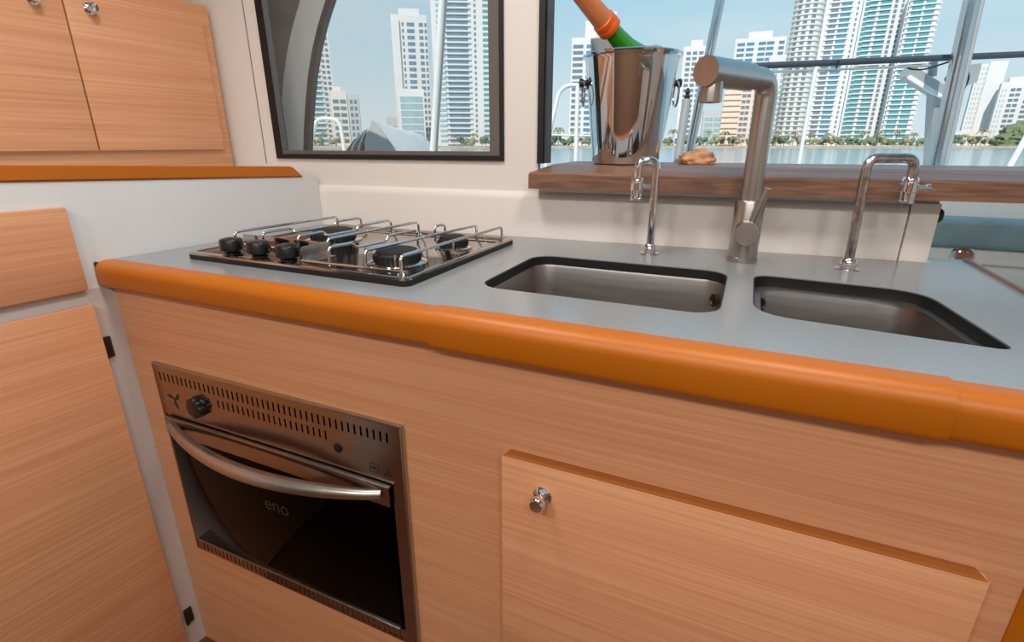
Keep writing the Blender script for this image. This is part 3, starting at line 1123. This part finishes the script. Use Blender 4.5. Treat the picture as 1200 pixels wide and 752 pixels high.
# ------------------------------------------------------------------ fill lamps added out of frame to brighten the galley
for i, (x, y) in enumerate(((-0.62, 0.44), (0.15, 0.44), (-0.60, -0.80), (0.05, -0.80), (0.70, -0.70))):
    lt = thing('fill_lamp', 'round white fill lamp added above the galley, out of view', 'lamp', (x, y, CEIL - 0.02), 'added fill lamps on the galley ceiling')
    m = MB()
    m.lathe([(0.15, 0.02), (0.15, 0.0), (0.135, -0.004), (0.13, 0.004), (0.001, 0.004)], (x, y, CEIL - 0.02), (0, 0, 1), 32)
    make('housing', m, 'ceiling_white', lt)
    ld = bpy.data.lights.new('fill_lamp_light', 'AREA')
    ld.shape = 'DISK'
    ld.size = 0.26
    ld.energy = LAMP_W * (1.0 if y > 0 else 1.45)
    ld.color = (1.0, 0.94, 0.88)
    lo = bpy.data.objects.new('fill_lamp_light', ld)
    COL.objects.link(lo)
    lo.location = (x, y, CEIL - 0.03)

# ================================================================== outside: the boat
def pip(name, a, b, r, material, parent, r2=None):
    m = MB()
    m.cyl(a, b, r, 16, r2)
    return make(name, m, material, parent)


DECK = 0.35
m = MB()
dk = [WK @ Vector((x, y, 0)) for x, y in ((-3.0, 0.04), (4.5, 0.04), (4.5, 4.2), (-3.0, 4.2))]
m.prism([(p.x, p.y, -0.06) for p in dk], (0, 0, DECK + 0.06))
o = make('cockpit_deck', m, 'deck_white')
o['kind'] = 'structure'

# curved moulding of the deckhouse seen through the left window
YB = 0.16
bn = WK.to_3x3() @ Vector((0, -1, 0))
bp = WK @ Vector((0, YB, 0))
inv = WK.inverted()


def wl(x, y):
    q = inv @ hit(x, y, bp, bn)
    return q.x, q.z


edge = [(392, -12), (384, 12), (378, 32), (372, 58), (367, 88), (364, 120), (362, 150), (361, 182)]
e0 = [wl(*p) for p in edge]
top_z, bot_z = rel(0.75), rel(-0.10)
xt = e0[0][0] + (e0[0][0] - e0[1][0]) / (e0[0][1] - e0[1][1]) * (top_z - e0[0][1]) * 1.5
crv = [(xt, top_z)] + e0 + [(e0[-1][0], DECK)]


def off(c, d):
    return [(x - d, z) for x, z in c]


def strip(m, a, b, y, t):
    for i in range(len(a) - 1):
        c = [(q[0], yy, q[1]) for q, yy in ()]
    m.prism([(x, y, z) for x, z in a] + [(x, y, z) for x, z in b[::-1]], (0, t, 0))


bh = thing('deckhouse_arch', 'grey curved deckhouse moulding with dark edge outside the left window', 'bulkhead', WK @ Vector((-0.1, YB, DECK)))
m = MB()
strip(m, crv, off(crv, 0.018), YB, 0.02)
make('edge_gasket', m, 'frame_brown', bh, xf=WK)
m = MB()
strip(m, off(crv, 0.018), off(crv, 0.105), YB + 0.003, 0.02)
make('rim_band', m, 'frame_grey', bh, xf=WK)
m = MB()
strip(m, off(crv, 0.105), [(-0.9, z) for x, z in crv], YB + 0.006, 0.02)
make('side_panel', m, 'frame_taupe', bh, xf=WK)

# white tube rail seen through the left window
F = 3.4
g = thing('pulpit_rail', 'white tubular rail hoop seen low through the left window', 'rail', on_f(380, 178, F) * 1.0)
g.location.z = DECK
m = MB()
a, b, c, d = on_f(363, 180, F), on_f(371, 138, F), on_f(398, 140, F), on_f(404, 178, F)
a.z = d.z = DECK
m.tube([a, on_f(363, 175, F), b, c, on_f(403, 172, F), d], 0.012, 0.05, 12, 6)
make('hoop', m, 'tube_white', g)

# slanted white pole
F = 3.0
g = thing('awning_pole', 'slanted white pole outside the left window', 'pole', on_f(507, 178, F))
a, b = on_f(507, 178, F), on_f(518, 0, F)
d = (b - a)
a2 = a - d * ((a.z - DECK) / d.z)
b2 = b + d * 0.6
g.location = a2
pip('shaft', a2, b2, 0.017, 'tube_white', g)
pip('shade_side', a2 + RT * 0.016 + FH * 0.012, b2 + RT * 0.016 + FH * 0.012, 0.010, 'alu_grey', g)  # grey tube stands in for the shaded side of the shaft
pip('foot', a2, a2 + Vector((0, 0, 0.03)), 0.04, 'pipe_steel', g)

# canvas covered dinghy heap
F = 2.7
g = thing('covered_dinghy', 'grey canvas cover peaked over a dinghy outside the left window', 'boat cover', on_f(445, 178, F))
g.location.z = DECK
pk = on_f(437, 141, F)


def P3(x, y, f, z=None):
    p = on_f(x, y, f)
    if z is not None:
        p.z = z
    return p


m = MB()
rows = []
for tt, px_, py_, ff, hw in ((0, 437, 142, 2.7, 0.20), (0.25, 455, 148, 2.95, 0.26), (0.5, 471, 152, 3.2, 0.28), (0.75, 485, 157, 3.4, 0.28), (0.9, 493, 164, 3.55, 0.24), (1.0, 498, 176, 3.65, 0.16)):
    rp = on_f(px_, py_, ff)
    row = []
    for k in range(-6, 7):
        u = k / 6
        drop = (abs(u) ** (1.15 if tt == 0 else 2.2)) * (rp.z - DECK - 0.35)
        row.append(rp + RT * (u * hw * (1 + 0.25 * abs(u))) + FH * (abs(u) * -0.05) + Vector((0, 0, -drop + 0.006 * math.sin(k * 2.1 + tt * 9))))
    row = [Vector((row[0].x, row[0].y, DECK))] + row + [Vector((row[-1].x, row[-1].y, DECK))]
    rows.append(row)
m.loft(rows, True, True, closed=False)
make('hull_cover', m, 'canvas_pale', g, ang=60)
m = MB()
f0 = rows[0]
tri = [pk + FH * -0.012 + Vector((0, 0, 0.004)), P3(480, 178, 2.66, DECK + 0.3), P3(428, 178, 2.6, DECK + 0.3)]
tri[1] = on_f(470, 188, 2.66)
tri[2] = on_f(428, 186, 2.62)
m.prism([pk + FH * -0.02, on_f(445, 150, 2.67), on_f(457, 167, 2.66), tri[1], tri[2], on_f(427, 165, 2.63)], FH * 0.012)
make('front_flap', m, 'canvas_grey', g)
m = MB()
m.prism([on_f(430, 150, 2.69), on_f(428, 158, 2.66), on_f(427, 188, 2.66), on_f(398, 188, 2.69), on_f(412, 167, 2.70)], FH * 0.01)
make('side_flap', m, 'frame_taupe', g)
m = MB()
m.prism([on_f(428, 157, 2.655), on_f(427, 188, 2.655), on_f(420, 188, 2.655)], FH * 0.004)
make('flap_gap', m, 'frame_brown', g)
for x0 in (421, 413):
    m = MB()
    m.tube([on_f(430, 150, 2.66), on_f(x0, 170, 2.655), on_f(x0 - 2, 186, 2.65)], 0.004, 0.05, 8)
    make('strap', m, 'tube_white', g)

# white guard rail left of the bucket
F = 2.6
g = thing('guard_rail', 'thin white guard rail behind the left side of the steel bucket', 'rail', on_f(677, 187, F))
g.location.z = DECK
m = MB()
a = on_f(640, 172, F)
a0 = a.copy()
a0.z = DECK
m.tube([a0, a, on_f(655, 108, F), on_f(664, 100, F), on_f(740, 99, F), on_f(744, 180, F)], 0.0095, 0.03, 12, 5)
make('top_tube', m, 'tube_white', g)
a, b = on_f(677, 187, F), on_f(677, 100, F)
a.z = DECK
pip('stanchion', a, b, 0.010, 'tube_white', g)
pip('mid_wire', on_f(642, 158, F), on_f(742, 160, F), 0.004, 'tube_white', g)


def pole(name, label, p, q, F, r, material='pipe_steel', ext=0.5, cat='pole'):
    a, b = on_f(*p, F), on_f(*q, F)
    d = b - a
    a2 = a - d * ((a.z - DECK) / d.z)
    b2 = b + d * ext
    g = thing(name, label, cat, a2)
    pip('shaft', a2, b2, r, material, g)
    return g, a2, b2


g, a, b = pole('bimini_pole', 'slanted polished steel pole behind the tall tap', (808, 177), (844, 0), 2.4, 0.019)
pip('foot', a, a + Vector((0, 0, 0.03)), 0.045, 'pipe_steel', g)
# gas strut standing beside it
g, a, b = pole('rod_holder', 'thick pale cylinder with dark top fitting beside the bucket', (795, 182), (805, 116), 2.2, 0.017, 'alu_grey', 0.0, 'strut')
m = MB()
m.lathe([(0.010, 0), (0.012, 0.008), (0.006, 0.016), (0.010, 0.024), (0.004, 0.04)], b, (0, 0, 1), 12)
make('top_fitting', m, 'cable_black', g)
g, a, b = pole('bimini_post', 'thick polished steel post crossing the dark rail on the right', (1098, 187), (1139, 0), 2.6, 0.033)
pip('foot', a, a + Vector((0, 0, 0.03)), 0.07, 'pipe_steel', g)
pip('side_track', a + RT * 0.028 - FH * 0.022, b + RT * 0.028 - FH * 0.022, 0.010, 'alu_grey', g)
m = MB()
m.tube([on_f(1133, 78, 2.6), on_f(1136, 92, 2.6), on_f(1130, 104, 2.6)], 0.004, 0.05, 8)
make('lashing', m, 'cable_black', g)
g, a, b = pole('backstay', 'thin slanted wire rod left of the big round tower', (937, 187), (956, 80), 2.7, 0.0085, 'tube_white', 0.0, 'wire')
# dark rail across the window
F = 2.75
g = thing('awning_rail', 'dark horizontal rail crossing the view in front of the towers', 'rail', on_f(1100, 70, F))
a, b = on_f(868, 78, F), on_f(1420, 54, F)
pip('bar', a, b, 0.0145, 'boom_dark', g)
pip('underline', on_f(880, 85, F), on_f(1090, 77, F), 0.006, 'alu_grey', g)
m = MB()
m.tube([on_f(1060, 77, F), on_f(1066, 81, F), on_f(1082, 82, F), on_f(1120, 70, F)], 0.004, 0.06, 8)
m.tube([on_f(980, 80, F - .02), on_f(983, 70, F - .02)], 0.004, n=8)
make('cable', m, 'cable_black', g)
# davit
F = 2.95
g = thing('davit', 'pale grey folding davit arm beside the thick steel post', 'davit', on_f(1096, 187, F))
g.location.z = DECK


def beam(name, p, q, half, depth, material, par, F):
    a, b = on_f(*p, F), on_f(*q, F)
    d = (b - a).normalized()
    s = d.cross(FH).normalized()
    m = MB()
    m.prism([a + s * half, b + s * half, b - s * half, a - s * half], FH * depth)
    return make(name, m, material, par)


beam('arm', (1066, 83), (1114, 113), 0.030, 0.06, 'alu_grey', g, F)
beam('arm_rail', (1066, 90), (1108, 116), 0.010, 0.012, 'tube_white', g, F - 0.012)
a = on_f(1094, 187, F)
a0 = a - (on_f(1098, 112, F) - a) * ((a.z - DECK) / (on_f(1098, 112, F).z - a.z))
m = MB()
b = on_f(1099, 110, F)
m.prism([a0 - RT * 0.022, a0 + RT * 0.022, b + RT * 0.022, b - RT * 0.022], FH * 0.05)
make('leg', m, 'alu_grey', g)
m = MB()
m.tube([on_f(1106, 122, F - .02), on_f(1101, 150, F - .02), on_f(1094, 187, F - .02)], 0.007, 0.1, 8)
make('hose', m, 'cable_black', g)
m = MB()
m.lathe([(0.004, -0.02), (0.016, -0.016), (0.022, 0), (0.016, 0.016), (0.004, 0.02)], on_f(1113, 92, F), FH, 16)
make('winch', m, 'cable_black', g)
m = MB()
p_ = [on_f(1134, 76, F), on_f(1151, 74, F), on_f(1145, 96, F), on_f(1130, 102, F)]
m.prism(p_, FH * 0.04)
make('bracket', m, 'alu_grey', g)
pip('stem', on_f(1092, 90, F + .02), on_f(1094, 72, F + .02), 0.02, 'alu_grey', g)
# rail at right edge
F = 2.4
g, a, b = pole('boarding_rail', 'short slanted white rail at the right edge above the sill', (1186, 190), (1203, 160), F, 0.012, 'tube_white', 0.3, 'rail')

# cockpit bench on the right
YS = 1.72
zt = on_y(1150, 257, YS).z
zb = on_y(1150, 291, YS).z
xl = 0.42
cb = thing('cockpit_bench', 'white cockpit coaming bench with teal vinyl pad outside the doorway', 'bench', (1.1, YS, DECK))
m = MB()
m.box(xl, 2.0, YS - 0.005, 2.35, DECK, zb, 0.006)
make('base', m, 'deck_white', cb)
m = MB()
m.box(xl + 0.01, 1.98, YS - 0.02, YS + 0.07, zb, zt, 0.014, 3)
make('cushion', m, 'teal_vinyl', cb)
m = MB()
m.box(xl, 2.0, YS + 0.07, YS + 0.62, zb, rel(-0.135), 0.012, 3)
make('backrest', m, 'deck_white', cb)
m = MB()
lp = on_y(1127, 300, YS - 0.005)
m.lathe([(0.028, 0), (0.028, 0.002), (0.024, 0.004), (0.016, 0.002), (0.014, 0.006), (0.0005, 0.006)], lp, (0, -1, 0), 24)
make('latch', m, 'chrome', cb)
m = MB()
lh = on_y(1150, 309, YS - 0.005)
m.sheet_holes(lh.x, lh.x + 0.7, DECK + 0.05, lh.z, [(lh.x + 0.004, lh.x + 0.696, DECK + 0.054, lh.z - 0.004)], YS - 0.008, YS - 0.005)
make('hatch_frame', m, 'strip_grey', cb)

# ================================================================== outside: water, shore, city
SEA = EYE - 3.0
m = MB()
m.poly([(-3000, -60, SEA), (3000, -60, SEA), (3000, 4000, SEA), (-3000, 4000, SEA)])
o = make('water', m, 'water', smooth=False)
o['kind'] = 'structure'
GZ = SEA + 1.4


def fw(x, F, z=GZ):
    """point at image column x, forward distance F, on the ground"""
    p = CAM + FH * F + RT * ((x - 600) / 633.0 * F)
    return Vector((p.x, p.y, z))


m = MB()
sh = []
N = 90
for i in range(N + 1):
    x = -600 + 2600 * i / N
    sh.append(fw(x, 352 + 6 * noise.noise(Vector((i * 0.6, 0, 0))), 0))
far = [fw(2000, 900, 0), fw(-600, 900, 0)]
lo = [Vector((p.x, p.y, SEA - 2)) for p in sh + far]
hi = [Vector((p.x, p.y, GZ)) for p in [q + FH * 4 for q in sh] + far]
m.loft([lo, hi], True, True)
o = make('shore_ground', m, 'shore', smooth=False)
o['kind'] = 'structure'

ROTF = Matrix.Rotation(YAW, 4, 'Z')


def tower(name, label, x0, x1, ytop, F, body, cols, fl=3.3, depth=18, slab=None, glassmat='bld_glass_grey', zlo=None, ymax=None, group=None, steps=(), wh=0.55):
    """x0,x1: image columns of the foot; ytop: image row of the roof; cols: (from, to) fractions with a window per floor"""
    a, b = fw(x0, F), fw(x1, F)
    w = (b - a).length
    zt = on_f((x0 + x1) / 2, ytop, F).z
    base = (a + b) / 2
    g = thing(name, label, 'building', base, group)
    brg = math.atan(((x0 + x1) / 2 - 600) / 633.0)
    w *= math.cos(brg)
    ROTF = Matrix.Rotation(YAW - 0.9 * brg, 4, 'Z')      # each front looks out over the water towards the boat
    X = Matrix.Translation((base.x, base.y, 0)) @ ROTF
    m = MB()
    m.box(-w / 2, w / 2, 0, depth, GZ, zt)
    for (s0, s1, dy, yt) in steps:
        zs = on_f((x0 + x1) / 2, yt, F).z
        m.box(-w / 2 + w * s0, -w / 2 + w * s1, dy, depth - 1, GZ + 1 if dy < 0 else zt - 0.01, zs)
    make('wall', m, body, g, xf=X, smooth=False)
    nfl = int((zt - GZ - 2) / fl)
    zmax = on_f((x0 + x1) / 2, -14, F).z
    cache = {}
    for c0, c1, gm in cols:
        wx = (c1 - c0) * w
        key = (round(wx, 2), gm)
        if key not in cache:
            mb = MB()
            mb.box(-wx / 2, wx / 2, -0.25, 0.0, -fl * wh / 2, fl * wh / 2)
            bmesh.ops.transform(mb.bm, matrix=ROTF, verts=mb.bm.verts)
            me = bpy.data.meshes.new('window')
            mb.bm.to_mesh(me)
            mb.bm.free()
            me.materials.append(MATS[gm])
            cache[key] = me
        for k in range(nfl):
            z = GZ + 3.2 + fl * k
            if z > zmax or z + fl * 0.5 > zt:
                continue
            o = bpy.data.objects.new('window', cache[key])
            COL.objects.link(o)
            o.parent = g
            o.location = ROTF @ Vector((-w / 2 + w * (c0 + c1) / 2, 0, 0)) + Vector((0, 0, z - base.z))
    if slab:
        mb = MB()
        c0, c1, proud, th = slab
        mb.box(-w / 2 + w * c0, -w / 2 + w * c1, -proud, 0.0, -th / 2, th / 2)
        bmesh.ops.transform(mb.bm, matrix=ROTF, verts=mb.bm.verts)
        me = bpy.data.meshes.new('balcony')
        mb.bm.to_mesh(me)
        mb.bm.free()
        me.materials.append(MATS[body])
        for k in range(nfl + 1):
            z = GZ + 3.2 + fl * (k - 0.5)
            if z > zmax or z > zt:
                continue
            o = bpy.data.objects.new('balcony', me)
            COL.objects.link(o)
            o.parent = g
            o.location = (0, 0, z - base.z)
    return g


def cols(a, b, n, gap=0.3, gm='bld_glass_grey'):
    wd = (b - a) / n
    return [(a + wd * (i + gap / 2), a + wd * (i + 1 - gap / 2), gm) for i in range(n)]


T, Gy, Bl, Pl = 'bld_glass_teal', 'bld_glass_grey', 'bld_glass_blue', 'bld_glass_pale'
# left window
tower('glass_tower', 'banded teal glass tower half hidden by the curved deckhouse edge', 340, 398, -60, 402, 'bld_white', cols(0.1, 0.78, 1, 0.03, T) + cols(0.80, 0.99, 2, 0.35, Gy), 3.6, slab=(0.0, 0.78, 1.0, 1.2))
tower('apartment_block', 'low white stepped apartment block right of the banded glass tower', 393, 412, 106, 375, 'bld_cream', cols(0.08, 0.95, 2, 0.2, Gy), 4.2, steps=((0.15, 0.7, 3, 101),))
tower('apartment_block', 'narrow low pale block at the right of the stepped white block', 412.5, 425, 111, 377, 'bld_grey', cols(0.1, 0.9, 2, 0.4, Gy), 4.2)
tower('apartment_tower', 'tall white tower with small windows in the middle of the left window', 468, 507, 17, 430, 'bld_white', cols(0.02, 0.14, 1, 0.3, Gy) + cols(0.42, 0.66, 1, 0.15, Bl) + cols(0.76, 0.9, 1, 0.2, Bl) + cols(0.92, 1.0, 1, 0.3, Gy) + cols(0.28, 0.36, 1, 0.4, Gy), 4.3,
      steps=((0.22, 0.8, 2, 9), (0.0, 0.22, -1.5, 24)))
tower('office_block', 'pale blue glass block at the foot of the white tower', 471, 500, 104, 390, 'bld_white', cols(0.04, 0.96, 1, 0.04, Pl), 4.6, wh=0.78)
tower('office_block', 'small grey block beside the foot of the white tower', 455, 468, 137, 440, 'bld_grey', cols(0.1, 0.9, 2, 0.3, Gy), 5.0)
tower('apartment_tower', 'huge balcony tower filling the right of the left window', 512, 604, -120, 378, 'bld_white', cols(0.05, 0.16, 1, 0.15, Pl) + cols(0.17, 0.44, 1, 0.06, Bl) + cols(0.60, 0.76, 1, 0.1, T) + cols(0.78, 0.99, 1, 0.06, Bl) + cols(0.5, 0.53, 1, 0.2, Gy), 3.3, slab=(0.14, 0.46, 1.2, 0.9), wh=0.5)
# pass-through
tower('apartment_tower', 'slim tower with blue windows seen left of the bucket', 666, 698, 44, 400, 'bld_white', cols(0.03, 0.42, 1, 0.1, Gy) + cols(0.5, 0.98, 2, 0.12, Bl), 3.9, steps=((0.45, 1.1, 6, 22), (0.8, 1.5, 6, 12)))
tower('apartment_tower', 'white tower between the bucket and the tall tap', 790, 816, 54, 420, 'bld_white', cols(0.1, 0.9, 3, 0.3, Gy), 3.6, steps=((0.3, 0.8, 3, 46),))
tower('apartment_block', 'low pale blue block left of the salmon tower', 820, 845, 129, 420, 'bld_grey', cols(0.05, 0.95, 2, 0.2, Pl), 4.0)
tower('apartment_tower', 'salmon fronted tower with dark windows behind the tap spout', 841, 884, 84, 377, 'bld_salmon', cols(0.48, 0.72, 2, 0.15, Gy) + cols(0.78, 0.98, 2, 0.2, Gy), 3.6, slab=(0.0, 0.46, 1.0, 1.2))
tower('apartment_tower', 'white flat-roofed tower rising behind the tap spout', 846, 902, 44, 495, 'bld_white', cols(0.03, 0.4, 2, 0.2, Bl) + cols(0.46, 0.78, 2, 0.12, Bl) + cols(0.85, 0.98, 1, 0.2, Gy), 4.2, steps=((0.25, 0.72, 2, 36),))
tower('apartment_block', 'plain white block between the tap and the round tower', 886, 914, 64, 455, 'bld_white', cols(0.1, 0.9, 2, 0.4, Pl), 4.2)
# big round-cornered tower: rounded balcony bay at the left, flat bays at the right
F = 388
t1 = tower('apartment_tower', 'great white tower with rounded balcony bay left of the teal one', 926, 978, -110, F, 'bld_white', cols(0.36, 0.54, 1, 0.1, Gy) + cols(0.57, 0.80, 1, 0.08, Bl) + cols(0.90, 0.94, 1, 0.1, Gy), 3.15, slab=(0.32, 0.82, 0.8, 0.9))
base = t1.location
rad = (fw(950, F) - fw(913, F)).length * 0.40
mb = MB()
mb.lathe([(rad * 0.98, 0), (rad * 0.98, on_f(930, -120, F).z - GZ)], (0, 0, 0), (0, 0, 1), 24)
ctr = fw(927, F) + FH * rad * 0.7
o = make('round_bay', mb, 'bld_white', t1, xf=Matrix.Translation(ctr))
mb = MB()
mb.lathe([(rad * 1.05, -0.45), (rad * 1.06, 0.45)], (0, 0, 0), (0, 0, 1), 24)
me = bpy.data.meshes.new('round_balcony')
mb.bm.to_mesh(me)
mb.bm.free()
me.materials.append(MATS['bld_cream'])
zmax = on_f(930, -14, F).z
for k in range(60):
    z = GZ + 4 + 3.15 * k
    if z > zmax:
        break
    o = bpy.data.objects.new('round_balcony', me)
    COL.objects.link(o)
    o.parent = t1
    o.location = Vector((ctr.x, ctr.y, z)) - base
mb = MB()
mb.box(-1.3, 1.3, -0.2, 0.0, -0.8, 0.8)
brg = math.atan((927 - 600) / 633.0)
for q, aa in enumerate((-38, -8, 22)):
    rot = Matrix.Rotation(YAW - brg + R(aa), 4, 'Z')
    b2 = mb.bm.copy()
    bmesh.ops.transform(b2, matrix=rot, verts=b2.verts)
    me = bpy.data.meshes.new('window')
    b2.to_mesh(me)
    b2.free()
    me.materials.append(MATS['bld_glass_grey'])
    dv = rot @ Vector((0, -rad * 0.98, 0))
    for k in range(60):
        z = GZ + 4 + 3.15 * (k + 0.5)
        if z > zmax:
            break
        o = bpy.data.objects.new('window', me)
        COL.objects.link(o)
        o.parent = t1
        o.location = Vector((ctr.x, ctr.y, z)) + dv - base
mb.bm.free()
tower('apartment_tower', 'teal glazed tower with white balconies between the two white towers', 979, 1026, -110, 409, 'bld_white', cols(0.05, 0.34, 1, 0.05, T) + cols(0.40, 0.66, 1, 0.05, T) + cols(0.72, 0.80, 1, 0.1, Gy) + cols(0.88, 0.94, 1, 0.1, Gy), 3.15, slab=(0.14, 0.66, 1.0, 0.9), wh=0.66)
tower('apartment_tower', 'white tower with teal window pairs left of the thick steel post', 1027, 1062, -8, 380, 'bld_white', cols(0.14, 0.5, 1, 0.08, T) + cols(0.54, 0.88, 1, 0.08, T) + cols(0.02, 0.07, 1, 0.1, Gy), 3.15, slab=(0.08, 1.06, 1.0, 0.8), wh=0.6, steps=((0.0, 0.6, 2, -16),))
tower('apartment_tower', 'white tower with flat dark roof right of the thick steel post', 1121, 1152, 74, 430, 'bld_white', cols(0.05, 0.4, 3, 0.5, 'bld_grey') + cols(0.5, 0.95, 2, 0.25, Bl), 3.5, steps=((0.4, 1.05, -1, 72),))
tower('apartment_block', 'stepped white block at the right edge above the green knoll', 1153, 1179, 96, 404, 'bld_white', cols(0.05, 0.35, 2, 0.5, 'bld_grey') + cols(0.45, 0.95, 2, 0.2, Gy), 3.5, steps=((0.3, 1.0, 1, 90),))
tower('apartment_block', 'tallest step of the white blocks at the far right edge', 1178, 1235, 84, 410, 'bld_white', cols(0.05, 0.95, 5, 0.3, Gy), 3.5)
hs = thing('shore_house', 'low white house with shallow roof beside the green knoll', 'house', fw(1138, 384))
X = Matrix.Translation(fw(1138, 384)) @ ROTF
m = MB()
m.box(-12, 10, 0, 9, 0, 6.5)
make('wall', m, 'bld_white', hs, xf=X, smooth=False)
m = MB()
m.prism([(-13.5, -1, 6.5), (11.5, -1, 6.5), (8, -1, 9), (-4, -1, 10.2)], (0, 11, 0))
make('roof', m, 'bld_cream', hs, xf=X, smooth=False)
for k in range(5):
    m = MB()
    m.box(-10 + 3.2 * k, -8 + 3.2 * k, -0.2, 0, 2, 4)
    make('window', m, 'bld_glass_grey', hs, xf=X, smooth=False)
# wooded knoll
m = MB()
bmesh.ops.create_icosphere(m.bm, subdivisions=5, radius=1.0)
for v in m.bm.verts:
    d = v.co.copy()
    k = 1 + 0.10 * noise.noise(d * 4) + 0.10 * noise.noise(d * 13) + 0.07 * noise.noise(d * 31)
    v.co = Vector((d.x * 38 * k, d.y * 20 * k, max(-0.1, d.z) * 20 * k))
o = make('wooded_knoll', m, 'leaf_a', loc=fw(1232, 374), xf=Matrix.Translation(fw(1232, 374)) @ ROTF)
o['kind'] = 'stuff'
tag(o, 'green wooded knoll on the shore at the right edge', 'trees')

# shore trees: bushes and palms
protos = []
for s in range(4):
    mb = MB()
    for q in range(6):
        r0 = bmesh.ops.create_icosphere(mb.bm, subdivisions=2, radius=1.0)
        rq = random.Random(s * 31 + q)
        c = Vector((rq.uniform(-2, 2), rq.uniform(-1.2, 1.2), 1.6 + rq.uniform(0, 2.9)))
        for v in r0['verts']:
            d = v.co.copy()
            k = 1 + 0.45 * noise.noise(d * 2.5 + Vector((s * 5, q, 0)))
            v.co = c + d * (k * (1.5 - 0.1 * q))
    me = bpy.data.meshes.new('crown')
    mb.bm.to_mesh(me)
    mb.bm.free()
    me.materials.append(MATS[('leaf_a', 'leaf_b', 'leaf_c', 'leaf_b')[s]])
    protos.append(me)
mb = MB()
mb.cyl((0, 0, 0), (0, 0, 2.4), 0.25, 8, 0.18)
trunk = bpy.data.meshes.new('trunk')
mb.bm.to_mesh(trunk)
mb.bm.free()
trunk.materials.append(MATS['bark'])
mb = MB()
for k in range(11):
    a = 2 * math.pi * k / 11 + 0.2 * math.sin(k * 5)
    rows = []
    for j in range(6):
        t_ = j / 5
        r_ = 3.4 * t_
        z = 8 + 1.3 * math.sin(t_ * 2.2) - 2.4 * t_ * t_ + (0.4 if k % 2 else -0.2)
        wd = 0.55 * math.sin(math.pi * min(1, t_ * 0.85 + 0.12)) + 0.03
        c, s = math.cos(a), math.sin(a)
        rows.append([Vector((c * r_ - s * wd, s * r_ + c * wd, z - 0.3)), Vector((c * r_, s * r_, z)), Vector((c * r_ + s * wd, s * r_ - c * wd, z - 0.3))])
    mb.loft(rows, False, False, closed=False)
fr_me = bpy.data.meshes.new('fronds')
mb.bm.to_mesh(fr_me)
mb.bm.free()
fr_me.materials.append(MATS['leaf_b'])
mb = MB()
mb.tube([(0, 0, 0), (0.3, 0, 4), (0.05, 0, 8)], lambda t: 0.26 - 0.1 * t, 1.0, 8)
pt_me = bpy.data.meshes.new('trunk')
mb.bm.to_mesh(pt_me)
mb.bm.free()
pt_me.materials.append(MATS['bark'])


def plant(name, label, cat, group, parts, loc, sc, rz):
    g = thing(name, label, cat, loc, group)
    g.scale = (sc, sc, sc)
    g.rotation_euler.z = rz
    for nm, me in parts:
        o = bpy.data.objects.new(nm, me)
        COL.objects.link(o)
        o.parent = g


rnd = random.Random(3)
spots = [x for x in range(366, 408, 7)] + [x for x in range(532, 590, 6)] + [x for x in range(644, 704, 5)] + [x for x in range(778, 1160, 5)]
for i, x in enumerate(spots):
    F = 358 + (i % 3) * 3.6
    sc = 0.75 + 0.5 * rnd.random()
    if x < 704 and x > 644:
        sc *= 1.15
    if i % 4 == 2:
        plant('palm_tree', 'small palm tree in the green fringe along the far shore', 'palm', 'palms along the far shore', (('trunk', pt_me), ('fronds', fr_me)), fw(x, F), sc * 0.95, rnd.random() * 6)
    else:
        plant('shore_bush', 'small round tree in the green fringe along the far shore', 'tree', 'round trees along the far shore', (('trunk', trunk), ('crown', protos[rnd.randrange(4)])), fw(x + rnd.random() * 3, F), sc, rnd.random() * 6)
